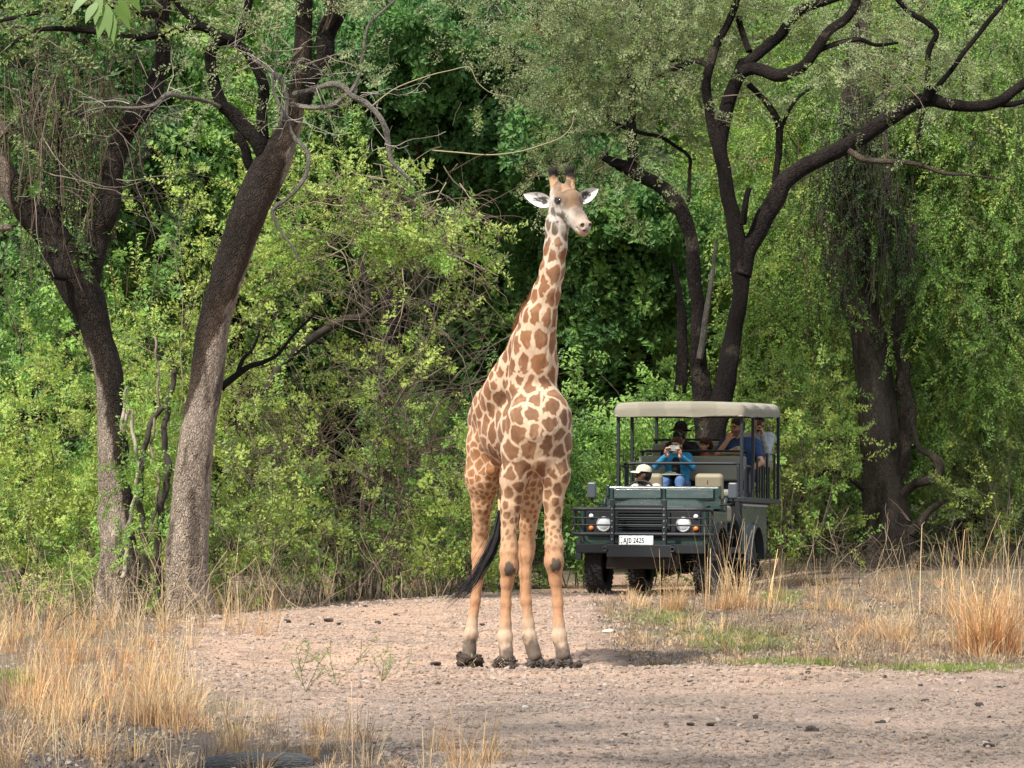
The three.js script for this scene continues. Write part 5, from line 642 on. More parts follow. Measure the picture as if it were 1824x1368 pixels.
  // tail
  { const T = new THREE.Group(); T.name = 'tail'; root.add(T); const path = [[872, 800, -1.42], [880, 840, -1.3], [887, 875, -1.15], [890, 905, -1.02], [889, 922, -.98]].map((e) => P(...e)); const tg = tubeGeo(path, [.03, .022, .016, .015, .016], 0.03, { sides: 10, color: [0.5, 0.3, 0.17] }); part('tail_stem', tg, hide, T);
    const b = new Buf(), rr = rng(19), spine = [[891, 910, -.98], [888, 935, -.96], [884, 958, -.94], [873, 985, -.92], [858, 1010, -.9], [840, 1036, -.88], [815, 1060, -.87]];
    for (let i = 0; i < 340; i++) { const end = rr.r(2.2, 6.4), u = rr.n(), w = rr.n(), S2 = [], stray = rr() < .15 ? 2 : 1; const m = 12; for (let k = 0; k <= m; k++) { const t = k / m * end, j = Math.min(5, Math.floor(t)), f = t - j, A = spine[j], E = spine[Math.min(6, j + 1)], ext = t > 6 ? t - 6 : 0, sp = (3.5 + 9 * Math.sin(Math.min(1, t / 4) * 1.57) - t * .4) * 0.78 * stray; const p = P(lerp(A[0], E[0], f) - ext * 22 + u * sp * 0.8 + (t > 4 ? u * (t - 4) * 3 : 0), lerp(A[1], E[1], f) + ext * 8 + u * sp * 0.45 + (t > 3.5 ? Math.abs(w) * (t - 3.5) * 4 : 0), lerp(A[2], E[2], f) + w * .035); S2.push({ p, r: .0038 * (1 - .7 * k / m) }); } tube(b, S2, { sides: 3, cap: false, color: [0.016, 0.014, 0.015] }); }
    part('tail_tuft', b.geo(), mat('tuft', { vertexColors: true, roughness: 0.5, specularIntensity: 0.4 }), T); }
  // hooves and the mud caked on them
  const hoofM = mat('hoof', { color: C(0.06, 0.05, 0.042), roughness: 0.8, bumpMap: gravelBump, bumpScale: 0.01 }), mudM = mat('mud', { color: C(0.055, 0.042, 0.034), roughness: 0.95, bumpMap: gravelBump, bumpScale: 0.03, specularIntensity: 0.25 }), strawM = mat('straw_bit', { color: C(0.42, 0.33, 0.2), roughness: 0.8 });
  for (const [x, y, dz, mx, mw, mh] of [[902, 1186, .06, 900, 0.095, .06], [1004, 1176, .06, 1010, 0.1, .045], [835, 1186, -1.18, 836, 0.105, .09], [954, 1178, -1.08, 962, .13, .045]]) {
    const c = P(x, y, dz), lo = groundY(c.x, c.z + O.z), f = []; c.y = lo;
    for (const s of [-1, 1]) f.push(bone(V(c.x + s * .034, lo + .085, c.z - .04), V(c.x + s * .04, lo + .03, c.z + .075), .05, .032, .02));
    part('hoof', meshField(f, 0.008), hoofM, root);
    const q = P(mx, y, dz), L = [], rr = rng(Math.round(x)); q.y = lo; for (let i = 0; i < 30; i++) { const a = rr() * 6.28, k = rr.r(.55, 1), sz = rr.r(.016, .042), hgt = mh * Math.pow(rr(), 1.2); L.push(ell(V(q.x + Math.cos(a) * mw * k * (1 - hgt * 3 * .5), lo + hgt * 1.5, q.z + .03 + Math.sin(a) * .1 * k), [sz * 1.2, sz * .8, sz], .025)); }
    part('mud', meshField(L, 0.007, (X, Y, Z) => 0.035 * fbm(X * 22, Y * 22, Z * 22) + 0.02 * noise(X * 70, Y * 70, Z * 70)), mudM, root);
    const b = new Buf(); for (let i = 0; i < 9; i++) { const p = V(q.x + rr.n() * mw * .7, lo + mh * rr(), q.z + .1), m2 = p.clone().add(V(rr.n() * .06, .06 * rr() + .02, .03)), e = m2.clone().add(V(rr.n() * .07, -.08 + .12 * rr(), .02)); tube(b, spline([p, m2, e], [.003, .0026, .0015], .03), { sides: 4, cap: false }); } part('straw', b.geo(), i2(x) ? strawM : mudM, root, { kind: 'stuff' });
  }
  function i2(x) { return x < 910; }
}
// ---------------------------------------------------------------- the open safari vehicle. Its own axes: x to the picture's right, y up, z to its front; origin on the ground under the front axle
const CAR = (() => { const z = -44.3, x = 1.9, yaw = -14 * Math.PI / 180, g0 = groundY(x, z), rx = x + 2.79 * Math.sin(-yaw), rz = z - 2.79 * Math.cos(yaw), g1 = groundY(rx, rz);
  return { pos: V(x, g0 - 0.01, z), rot: new THREE.Euler(Math.atan2(g0 - g1, 2.79) * -1, yaw, 0, 'YXZ') }; })();
const carMatrix = new THREE.Matrix4().compose(CAR.pos, new THREE.Quaternion().setFromEuler(CAR.rot), V(1, 1, 1));
const onCar = (o, p) => { o.position.copy(V(...p).applyMatrix4(carMatrix)); o.quaternion.setFromEuler(CAR.rot); return o; };
{
  const car = thing('safari_vehicle', 'open green safari vehicle with beige canvas roof and black bull bar', 'vehicle', CAR.pos); car.quaternion.setFromEuler(CAR.rot);
  const dust = dataTex(256, (u, v) => { const k = sstep(0.5, 0.85, 0.55 * wrapN(u, v, 5, 3) + 0.3 * wrapN(u, v, 17, 5) + 0.25 * wrapN(u, v, 70, 7)) * 0.5; return mix3([0.004, 0.024, 0.019], [0.11, 0.095, 0.07], k * 0.6).map((e) => e * 3); }), dustR = dataTex(256, (u, v) => { const k = 0.35 + 0.4 * wrapN(u, v, 10, 4) * wrapN(u, v, 40, 6) + 0.1 * wrapN(u, v, 90, 7); return [k, k, k]; });
  const green = mat('green_paint', { color: C(0.333, 0.333, 0.333), roughness: 1, roughnessMap: dustR, map: dust, clearcoat: 0.7, clearcoatRoughness: 0.12, side: THREE.DoubleSide }), greenD = mat('green_paint_dark', { color: C(0.22, 0.22, 0.22), roughness: 0.5, map: dust }),
    black = mat('black_steel', { color: C(0.016, 0.018, 0.021), roughness: 0.5, specularIntensity: 0.6 }), plast = mat('black_plastic', { color: C(0.011, 0.012, 0.014), roughness: 0.6, specularIntensity: 0.55 }), dark = mat('underbody', { color: C(0.016, 0.014, 0.013), roughness: 0.9 }), rub = mat('rubber', { color: C(0.026, 0.024, 0.023), roughness: 0.85, bumpMap: gravelBump, bumpScale: 0.008 }),
    canvas = mat('canvas', { vertexColors: true, transmission: 0.42, thickness: 0, roughness: 0.95, specularIntensity: 0.15, bumpMap: dataTex(128, (u, v) => [wrapN(u, v, 64, 2)]), bumpScale: 0.002 }), olive = mat('olive_vinyl', { color: C(0.17, 0.165, 0.13), roughness: 0.6 }), tanM = mat('tan_vinyl', { color: C(0.2, 0.165, 0.105), roughness: 0.6 }),
    glass = mat('lamp_glass', { color: C(0.9, 0.92, 0.93), roughness: 0.12, transmission: 0.45, thickness: 0, clearcoat: 1 }), chrome = mat('reflector', { color: C(0.8, 0.8, 0.78), metalness: 0.6, roughness: 0.45 }), orange = mat('orange_lens', { color: C(0.75, 0.2, 0.02), roughness: 0.25, transmission: 0.2, thickness: 0 }), mirrorM = mat('mirror_shell', { color: C(0.06, 0.066, 0.075), roughness: 0.35 }), steel = mat('bare_steel', { color: C(0.35, 0.34, 0.32), roughness: 0.5, metalness: 0.7 }), whiteM = mat('clear_lens', { color: C(0.75, 0.76, 0.76), roughness: 0.2 });
  const T = (pts, r = 0.019, name = 'rail', m = black, parent = car, step = 0.04) => part(name, tubeGeo(pts.map((p) => V(...p)), r, step, { sides: 10 }), m, parent);
  // straight pieces with rounded corners
  const bent = (pts, cr = 0.07) => { const out = []; pts.forEach((p, i) => { if (!i || i === pts.length - 1) { out.push(p); return; } const a = V(...pts[i - 1]), b = V(...p), c = V(...pts[i + 1]), u = a.clone().sub(b).setLength(Math.min(cr, a.distanceTo(b) / 2)), w = c.clone().sub(b).setLength(Math.min(cr, c.distanceTo(b) / 2)); out.push(b.clone().add(u).toArray(), b.clone().addScaledVector(u, 0.3).addScaledVector(w, 0.3).toArray(), b.clone().add(w).toArray()); }); return out; };
  // ---- wheels
  const tyre = (() => { const b = new Buf(), prof = [[.235, -.085], [.3, -.112], [.36, -.122], [.395, -.112], [.405, -.09], [.405, .09], [.395, .112], [.36, .122], [.3, .112], [.235, .085]], N = 44; prof.forEach(([r, x]) => { for (let k = 0; k <= N; k++) { const a = k / N * 6.2832; b.v(x, Math.cos(a) * r, Math.sin(a) * r); } }); for (let i = 0; i < prof.length; i++) for (let k = 0; k < N; k++) { const i2 = (i + 1) % prof.length, a = i * (N + 1) + k, c = i2 * (N + 1) + k; b.q(a, a + 1, c + 1, c); }
    const L = [b.geo()]; for (let k = 0; k < 34; k++) { const a = k / 34 * 6.2832; for (const [x, w, o] of [[-.093, .05, 0], [.093, .05, .5], [-.032, .05, .5], [.032, .05, 0]]) L.push(xf(xf(new THREE.BoxGeometry(w, .02, .042), [x, .408, 0]), [0, 0, 0], [a + o * 6.2832 / 34, 0, 0])); } return join(L); })();
  const rim = (() => { const pts = [[0, .05], [.06, .05], [.07, .025], [.12, .02], [.16, .045], [.2, .03], [.225, .085], [.238, .088]].map(([r, y]) => new THREE.Vector2(r, y)); const g = xf(new THREE.LatheGeometry(pts, 28), [0, 0, 0], [0, 0, -Math.PI / 2]); const L = [g]; for (let k = 0; k < 5; k++) { const a = k * 1.2566; L.push(xf(new THREE.CylinderGeometry(.011, .011, .02, 6), [.035, Math.cos(a) * .09, Math.sin(a) * .09], [0, 0, Math.PI / 2])); } L.push(xf(new THREE.CylinderGeometry(.23, .23, .14, 24, 1, true), [-.01, 0, 0], [0, 0, Math.PI / 2])); return join(L); })();
  for (const [x, z] of [[-.745, 0], [.745, 0], [-.745, -2.79], [.745, -2.79]]) { const w = new THREE.Group(); w.name = 'wheel'; w.position.set(x, .4, z); if (x < 0) w.rotation.y = Math.PI; car.add(w); part('tyre', tyre, rub, w); part('rim', rim, plast, w); }
  // ---- chassis, axles, front plate under the bumper
  const cyl = (a, b, r, s = 14) => { const g = new Buf(); tube(g, [{ p: V(...a), r }, { p: V(...b), r }], { sides: s }); return g.geo(); };
  part('chassis', join([box(.1, .16, 4.9, .01, [-.38, .62, -1.6]), box(.1, .16, 4.9, .01, [.38, .62, -1.6]), box(1.5, .05, 4.2, .01, [0, .73, -1.9]), box(.9, .3, .9, .04, [0, .62, -.2]), box(.9, .12, .12, .01, [0, .6, -3.9]), box(.5, .3, .5, .05, [.1, .55, -1.4])]), dark, car);
  part('axle', join([cyl([-.72, .4, 0], [.72, .4, 0], .05), xf(new THREE.SphereGeometry(.15, 18, 12), [.2, .4, 0]), cyl([-.6, .42, .16], [.62, .42, .16], .022)]), dark, car); part('axle', join([cyl([-.72, .4, -2.79], [.72, .4, -2.79], .05), xf(new THREE.SphereGeometry(.15, 18, 12), [-.1, .4, -2.79])]), dark, car);
  part('skid_plate', box(.98, .2, .03, .01, [.0, .45, .68], [-0.35, 0, 0]), mat('rusty_plate', { color: C(0.06, 0.047, 0.038), roughness: 0.85, bumpMap: gravelBump, bumpScale: 0.01 }), car);
  for (const s of [-1, 1]) part('spring', join(Array.from({ length: 6 }, (_, i) => xf(new THREE.TorusGeometry(.06, .011, 6, 16), [s * .5, .46 + i * .045, .0], [Math.PI / 2, 0, 0]))), dark, car);
  // ---- front bumper and bull bar
  part('front_bumper', join([box(1.74, .125, .11, .012, [0, .625, .84]), box(.12, .12, .3, .02, [-.38, .62, .7]), box(.12, .12, .3, .02, [.38, .62, .7])]), plast, car);
  const winch = part('winch_tray', box(.88, .17, .16, .012, [.02, .595, .95]), plast, car); for (const x of [-.44, .47]) part('tow_eye', xf(new THREE.TorusGeometry(.03, .012, 8, 18), [x, .62, 1.04]), black, winch);
  const bb = new THREE.Group(); bb.name = 'bull_bar'; car.add(bb);
  for (const x of [-.35, .35]) part('upright', box(.055, .62, .09, .012, [x, .965, .97]), black, bb);
  part('crossbar', box(.66, .035, .035, .01, [0, 1.19, .965]), black, bb);
  for (const [y, r] of [[1.145, .026], [.815, .026]]) T(bent([[-.8, y, .45], [-.93, y, .62], [-.93, y, .86], [-.84, y, .97], [.84, y, .97], [.93, y, .86], [.93, y, .62], [.8, y, .45]], .1), r, 'bar', black, bb);
  for (const y of [1.03, .935]) T(bent([[-.93, y, .7], [-.93, y, .86], [-.84, y, .965], [.84, y, .965], [.93, y, .86], [.93, y, .7]], .1), .011, 'thin_bar', black, bb);
  for (const s of [-1, 1]) { T([[s * .93, 1.145, .66], [s * .93, .815, .66]], .018, 'bar_end', black, bb); for (let k = 0; k < 6; k++) part('bolt', xf(new THREE.CylinderGeometry(.009, .009, .02, 8), [s * .35, .75 + k * .08, 1.017], [Math.PI / 2, 0, 0]), steel, bb); }
  // number plate
  { const c = document.createElement('canvas'); c.width = 512; c.height = 136; const g = c.getContext('2d'); g.fillStyle = '#e9eae6'; g.fillRect(0, 0, 512, 136); g.strokeStyle = '#33363a'; g.lineWidth = 5; g.strokeRect(7, 7, 498, 122); g.fillStyle = '#17191c'; g.font = 'bold 104px sans-serif'; g.textBaseline = 'alphabetic'; g.save(); g.translate(62, 110); g.scale(0.74, 1.05); g.lineWidth = 3; g.strokeStyle = '#17191c'; g.strokeText('AJD 2425', 0, 0); g.fillText('AJD 2425', 0, 0); g.restore(); g.fillStyle = '#7d8288'; g.fillRect(22, 20, 26, 18); g.fillStyle = '#555'; g.fillRect(24, 96, 24, 22); g.fillStyle = '#999'; g.fillRect(478, 24, 16, 14); g.fillRect(476, 110, 18, 6);
    const t = new THREE.CanvasTexture(c); t.colorSpace = THREE.SRGBColorSpace; const pl = part('number_plate', box(.46, .122, .01, .006, [-.02, .735, 1.03]), whiteM, car); part('plate_face', xf(new THREE.PlaneGeometry(.452, .116), [-.02, .735, 1.0375]), mat('plate_print', { map: t, roughness: 0.5 }), pl); }
  // ---- front panel, grille, lamps
  part('front_panel', join([box(1.62, .37, .05, .01, [0, .95, .6]), box(.42, .36, .03, .01, [-.56, .945, .635]), box(.42, .36, .03, .01, [.56, .945, .635])]), plast, car);
  part('front_valance', join([box(1.7, .15, .06, .02, [0, .74, .62]), box(.06, .5, .3, .03, [-.83, .92, .52]), box(.06, .5, .3, .03, [.83, .92, .52])]), green, car);
  const gr = part('grille', join([box(.72, .03, .03, .008, [0, 1.11, .665]), box(.72, .03, .03, .008, [0, .79, .665]), box(.03, .34, .03, .008, [-.35, .95, .665]), box(.03, .34, .03, .008, [.35, .95, .665])]), plast, car); for (let k = 0; k < 9; k++) part('slat', box(.67, .011, .035, .004, [0, .825 + k * .031, .668], [0.4, 0, 0]), black, gr);
  { const s = new THREE.Shape(); s.absellipse(0, 0, .048, .024, 0, 6.2832); part('badge', xf(new THREE.ExtrudeGeometry(s, { depth: .008, bevelEnabled: true, bevelSize: .004, bevelThickness: .004, curveSegments: 20 }), [.245, .945, .69]), mat('badge_green', { color: C(0.2, 0.26, 0.14), roughness: 0.35, metalness: 0.3 }), gr); }
  const lens = (r, d) => xf(new THREE.SphereGeometry(r / Math.sin(0.75), 28, 10, 0, 6.2832, 0, 0.75), [0, 0, 0], [Math.PI / 2, 0, 0]).translate(0, 0, -r / Math.tan(0.75) + 0.0);
  for (const s of [-1, 1]) {
    const h = new THREE.Group(); h.name = 'headlight'; h.position.set(s * .54, .945, .655); car.add(h); part('lamp_ring', new THREE.TorusGeometry(.094, .011, 10, 32), steel, h); part('reflector', xf(new THREE.LatheGeometry([[0.01, 0], [.05, .012], [.075, .035], [.089, .06]].map((p) => new THREE.Vector2(...p)), 28), [0, 0, -.035], [Math.PI / 2, 0, 0]), chrome, h); part('bulb', xf(new THREE.SphereGeometry(.014, 10, 8), [0, 0, 0]), whiteM, h); part('lamp_glass', xf(lens(.09), [0, 0, .012]), glass, h);
    const i = new THREE.Group(); i.name = 'indicator'; i.position.set(s * .71, .895, .652); car.add(i); part('lamp_base', xf(new THREE.CylinderGeometry(.038, .04, .02, 20), [0, 0, 0], [Math.PI / 2, 0, 0]), plast, i); part('lens', xf(lens(.033), [0, 0, .018], [0, 0, 0], [1, 1, 1.4]), orange, i);
    const l = new THREE.Group(); l.name = 'side_light'; l.position.set(s * .71, 1.055, .652); car.add(l); part('lamp_base', xf(new THREE.CylinderGeometry(.034, .036, .02, 20), [0, 0, 0], [Math.PI / 2, 0, 0]), plast, l); part('lens', xf(lens(.03), [0, 0, .018], [0, 0, 0], [1, 1, 1.4]), whiteM, l);
  }
  // ---- bonnet with its raised middle, wings
  { const b = new Buf(), NX = 28, NZ = 24; for (let j = 0; j <= NZ; j++) for (let i = 0; i <= NX; i++) { const u = i / NX * 2 - 1, v = j / NZ, x = u * .64, z = .62 - v * 1.32; let y = 1.145 + .1 * v + .045 * sstep(.98, .72, Math.abs(u)) * sstep(0, .06, v) + .012 * (1 - u * u); y -= .05 * sstep(.07, 0, v) + .03 * sstep(.94, 1, Math.abs(u)); b.v(x, y, z, null, x, z); } for (let j = 0; j < NZ; j++) for (let i = 0; i < NX; i++) { const a = j * (NX + 1) + i; b.q(a, a + 1, a + NX + 2, a + NX + 1); } const bo = part('bonnet', b.geo(), green, car); part('bonnet_edge', box(1.27, .05, .02, .008, [0, 1.115, .622]), greenD, bo); part('bonnet_catch', box(.05, .02, .03, .005, [.3, 1.255, -.5]), steel, bo); }
  const sideShape = (z0, z1, y0, y1, cz, r, cut = .42) => { const s = new THREE.Shape(); s.moveTo(z0, y1); s.lineTo(z1, y1); s.lineTo(z1, y0); if (cz !== null) { s.lineTo(cz + r, y0); s.absarc(cz, cut, r, Math.asin((y0 - cut) / r), Math.PI - Math.asin((y0 - cut) / r), false); s.lineTo(cz - r, y0); } s.lineTo(z0, y0); s.lineTo(z0, y1); return s; };
  const panel = (s, x) => xf(new THREE.ExtrudeGeometry(s, { depth: .02, bevelEnabled: true, bevelSize: .008, bevelThickness: .008, bevelSegments: 2, curveSegments: 24 }), [x - .01, 0, 0], [0, -Math.PI / 2, 0], [1, 1, 1]);
  // extruded along x: shape x runs along z
  const panelX = (s, x) => { const g = new THREE.ExtrudeGeometry(s, { depth: .02, bevelEnabled: true, bevelSize: .008, bevelThickness: .008, bevelSegments: 2, curveSegments: 24 }); g.rotateY(-Math.PI / 2); g.translate(x + .01, 0, 0); return g; };
  for (const s of [-1, 1]) {
    const w = part('wing', join([panelX(sideShape(-.72, .6, .6, 1.1, 0, .5), s * .86), box(.26, .03, 1.3, .014, [s * .75, 1.108, -.05])]), green, car);
    part('arch_flare', (() => { const b = new Buf(), N = 20; for (let k = 0; k <= N; k++) { const a = lerp(0.1, Math.PI - 0.1, k / N), q = [[s * .87, .5], [s * .95, .5], [s * .95, .54], [s * .87, .57]]; for (const [x, r] of q) b.v(x, .42 + Math.sin(a) * r, Math.cos(a) * r); } for (let k = 0; k < N; k++) for (let j = 0; j < 4; j++) { const a = k * 4 + j, c = k * 4 + (j + 1) % 4; b.q(a, c, c + 4, a + 4); } return b.geo(true); })(), plast, car);
    if (s > 0) { part('wing_vent', join([box(.01, .1, .2, .004, [.876, .95, -.5]), ...[0, 1, 2, 3].map((k) => box(.014, .008, .18, .003, [.882, .92 + k * .02, -.5]))]), plast, w); part('side_repeater', xf(new THREE.SphereGeometry(.022, 12, 8), [.875, .98, -.3], [0, 0, 0], [.5, 1, 1.4]), orange, w); }
    part('wing_top_plate', join(Array.from({ length: 9 }, (_, k) => box(.2, .006, .05, .002, [s * .75, 1.127, .45 - k * .115]))), plast, car);
    part('mud_flap', box(.26, .3, .012, .004, [s * .76, .35, -3.3]), rub, car);
  }
  // ---- bulkhead with two vent flaps, windscreen hinges
  const bh = part('bulkhead', join([box(1.6, .3, .05, .015, [0, 1.31, -.72]), xf(new THREE.CapsuleGeometry(.026, 1.54, 4, 12), [0, 1.45, -.73], [0, 0, Math.PI / 2]), box(1.6, .12, .3, .02, [0, 1.26, -.86])]), green, car);
  for (const s of [-1, 1]) { const v = part('vent_flap', box(.66, .13, .02, .012, [s * .365, 1.37, -.688], [-.1, 0, 0]), green, bh); part('flap_rim', join([box(.68, .008, .012, .003, [s * .365, 1.44, -.684]), box(.68, .008, .012, .003, [s * .365, 1.297, -.678]), box(.008, .15, .012, .003, [s * .365 - .34, 1.369, -.68]), box(.008, .15, .012, .003, [s * .365 + .34, 1.369, -.68])]), plast, v); part('hinge_bracket', box(.035, .16, .06, .012, [s * .78, 1.41, -.69]), green, bh); }
  part('dashboard', join([box(1.5, .18, .3, .04, [0, 1.22, -1.0]), box(.4, .14, .1, .03, [-.4, 1.36, -.95])]), plast, car);
  { const st = new THREE.Group(); st.name = 'steering_wheel'; st.position.set(-.42, 1.39, -1.08); st.rotation.set(-.6, 0, 0); car.add(st); part('rim', new THREE.TorusGeometry(.2, .016, 10, 36), plast, st); part('spokes', join([box(.38, .03, .015, .006), box(.03, .2, .015, .006, [0, -.1, 0]), xf(new THREE.CylinderGeometry(.05, .05, .04, 18), [0, 0, 0], [Math.PI / 2, 0, 0])]), plast, st); }
  // ---- mirrors
  for (const [s, x] of [[-1, -.98], [1, .985]]) { const m = new THREE.Group(); m.name = 'mirror'; car.add(m); part('mirror_shell', box(.13, .225, .06, .028, [x, 1.415, -.56]), mirrorM, m); part('mirror_glass', box(.105, .19, .008, .003, [x, 1.415, -.594]), chrome, m); T([[s * .79, 1.22, -.66], [x - s * .02, 1.24, -.6], [x, 1.32, -.57]], .012, 'mirror_arm', plast, m); }
  // ---- doorway, seats in front
  part('floor', join([box(1.6, .04, 1.15, .01, [0, .78, -1.3]), box(1.7, .09, 1.1, .02, [0, .6, -1.28]), box(1.66, .5, .05, .01, [0, 1.0, -1.86])]), plast, car);
  for (const s of [-1, 1]) { part('sill_step', box(.14, .035, .95, .01, [s * .92, .48, -1.28]), black, car); T(bent([[s * .84, .66, -.74], [s * .84, 1.28, -.76], [s * .84, 1.3, -.82]], .03), .03, 'door_pillar', greenD); part('door_post', box(.07, .86, .08, .01, [s * .83, .98, -1.82]), plast, car); }
  for (const x of [-.4, .46]) { const g = new THREE.Group(); g.name = 'front_seat'; car.add(g); part('seat_cushion', box(.48, .16, .48, .06, [x, 1.0, -1.4]), tanM, g); part('seat_backrest', box(.4, .62, .13, .06, [x, 1.36, -1.66], [.12, 0, 0]), tanM, g); part('seat_base', box(.44, .2, .44, .02, [x, .84, -1.4]), plast, g); }
  part('seat_base_side', box(.12, .24, .4, .05, [.72, 1.1, -1.45]), tanM, car);
  // ---- rear body
  for (const s of [-1, 1]) { part('rear_side_panel', panelX(sideShape(-3.95, -1.9, .56, 1.22, -2.79, .5), s * .86), green, car); part('arch_flare', (() => { const b = new Buf(), N = 20; for (let k = 0; k <= N; k++) { const a = lerp(0.1, Math.PI - 0.1, k / N); for (const [x, r] of [[s * .87, .5], [s * .96, .51], [s * .96, .55], [s * .87, .585]]) b.v(x, .42 + Math.sin(a) * r, -2.79 + Math.cos(a) * r); } for (let k = 0; k < N; k++) for (let j = 0; j < 4; j++) { const a = k * 4 + j, c = k * 4 + (j + 1) % 4; b.q(a, c, c + 4, a + 4); } return b.geo(true); })(), mat('grey_flare', { color: C(0.02, 0.026, 0.034), roughness: 0.35 }), car);
    part('body_capping', box(.05, .035, 2.05, .008, [s * .87, 1.235, -2.93]), steel, car); }
  part('load_bed', join([box(1.7, .06, 2.05, .01, [0, .8, -2.93]), box(1.7, .66, .03, .01, [0, .9, -3.95]), box(1.7, .05, 2.6, .01, [0, 1.26, -3.15]), box(1.7, .64, .03, .01, [0, .92, -1.9])]), greenD, car);
  part('load_bed_arch', join([box(.25, .4, 1.1, .02, [-.72, .9, -2.79]), box(.25, .4, 1.1, .02, [.72, .9, -2.79])]), dark, car);
  // ---- passenger frame
  for (const s of [-1, 1]) { part('frame_beam', box(.06, .075, 3.0, .008, [s * .91, 1.31, -3.27]), black, car);
    for (const z of [-1.82, -2.75, -4.72]) part('roof_post', join([box(.045, 1.2 + (-1.82 - z) * .028, .045, .01, [s * (z < -4 ? .92 : .88), 1.91 + (-1.82 - z) * .014, z])]), black, car);
    for (const [z0, z1, y] of [[-1.98, -2.4, 1.78], [-3.0, -3.45, 1.9], [-3.85, -4.5, 2.0]]) T(bent([[s * .9, 1.33, z0], [s * .9, y, z0], [s * .9, y, z1], [s * .9, 1.33, z1]], .06), .017, 'side_guard');
    for (const z of [-2.05, -2.6, -3.2, -3.6, -4.0]) part('guard_bar', box(.02, .5, .03, .005, [s * .905, 1.56, z]), black, car); }
  part('frame_beam', join([box(1.8, .07, .06, .008, [0, 1.31, -4.74]), box(1.8, .06, .05, .008, [0, 1.31, -1.8])]), black, car);
  T(bent([[-.8, 1.3, -2.02], [-.8, 1.815, -2.02], [.8, 1.815, -2.02], [.8, 1.3, -2.02]], .07), .022, 'front_rail');
  for (const [z, y, n] of [[-2.82, 2.01, 'seat_rail'], [-3.78, 2.2, 'seat_rail']]) T(bent([[-.74, y - .3, z], [-.74, y, z], [.74, y, z], [.74, y - .3, z]], .07), .017, n);
  for (const [z, sy, by0, by1] of [[-2.5, 1.46, 1.58, 1.94], [-3.42, 1.6, 1.75, 2.14], [-4.15, 1.74, 1.9, 2.2]]) { const b = new THREE.Group(); b.name = 'bench_seat'; car.add(b); part('seat_cushion', box(1.55, .12, .5, .05, [0, sy - .06, z]), olive, b); part('seat_backrest', box(1.56, by1 - by0, .09, .04, [0, (by0 + by1) / 2, z - .27], [-.08, 0, 0]), olive, b); part('seat_frame', join([box(1.4, .03, .4, .01, [0, sy - .14, z]), ...[-.6, 0, .6].flatMap((x) => [box(.04, sy - 1.4 + .13, .04, .006, [x, 1.27 + (sy - 1.4) / 2, z + .15]), box(.04, sy - 1.4 + .13, .04, .006, [x, 1.27 + (sy - 1.4) / 2, z - .15])])]), black, b); }
  // roof frame and canvas
  part('roof_frame', join([...[-1.82, -2.75, -4.72].map((z) => box(1.76, .04, .04, .008, [0, 2.49 + (-1.82 - z) * .028, z])), box(.04, .04, 2.94, .008, [-.88, 2.535, -3.26], [.028, 0, 0]), box(.04, .04, 2.94, .008, [.88, 2.535, -3.26], [.028, 0, 0])]), black, car);
  { const g = new THREE.BoxGeometry(1, 1, 1, 60, 14, 70), p = g.attributes.position, W = .94, H = .1, L = 1.56, R = .11; for (let i = 0; i < p.count; i++) { let x = p.getX(i) * 2 * W, y = p.getY(i) * 2 * H, z = p.getZ(i) * 2 * L; const c = [clamp(x, -W + R, W - R), clamp(y, -9, H - R), clamp(z, -L + R, L - R)], d = V(x - c[0], Math.max(0, y - c[1]), z - c[2]); if (d.length() > R) { d.setLength(R); x = c[0] + d.x; z = c[2] + d.z; if (y > c[1]) y = c[1] + d.y; }
      const down = y < 0 ? 1 : 0; if (y > -H * .9) { y += -.03 * (x * x) / (W * W) + .012 * Math.cos((z + L) / (2 * L) * 6.28 * 3) * (y > .05 ? 1 : .3) + (L - z) * .004; y += .006 * noise(x * 5, z * 5, 1); } else y += .02 * sstep(.5, .95, x) + .012 * noise(x * 4, z * 4, 3) + .008 * Math.sin(z * 7) + .05 * sstep(L - .1, L - .3, z); y += (L - z) * .028;
      const f = .008 * fbm(x * 6, y * 8, z * 6) ; p.setXYZ(i, x + f, y, z + f); }
    g.computeVertexNormals(); paint(g, (x, y, z) => { const s = Math.floor((x + 0.25 * y + 5) / .37) % 2, k = 0.94 + 0.1 * fbm(x * 3, y * 3, z * 3); return (s ? [0.4, 0.36, 0.28] : [0.35, 0.318, 0.25]).map((v) => v * k); }); { const ix = g.index.array, keep = []; for (let k = 0; k < ix.length; k += 3) { const ny = [0, 1, 2].every((e) => g.attributes.normal.getY(ix[k + e]) < -.8); if (!ny) keep.push(ix[k], ix[k + 1], ix[k + 2]); } g.setIndex(keep); } g.translate(0, 2.575, -3.27); part('canvas_roof', g, canvas, car); part('roof_hem', join([box(1.82, .02, .02, .008, [0, 2.475, -1.725])]), mat('hem', { color: C(0.26, 0.235, 0.18), roughness: 0.9 }), car); }
  part('roof_antenna', cyl([.6, 1.5, -.75], [.6, 1.56, -.76], .006, 6), plast, car);
}
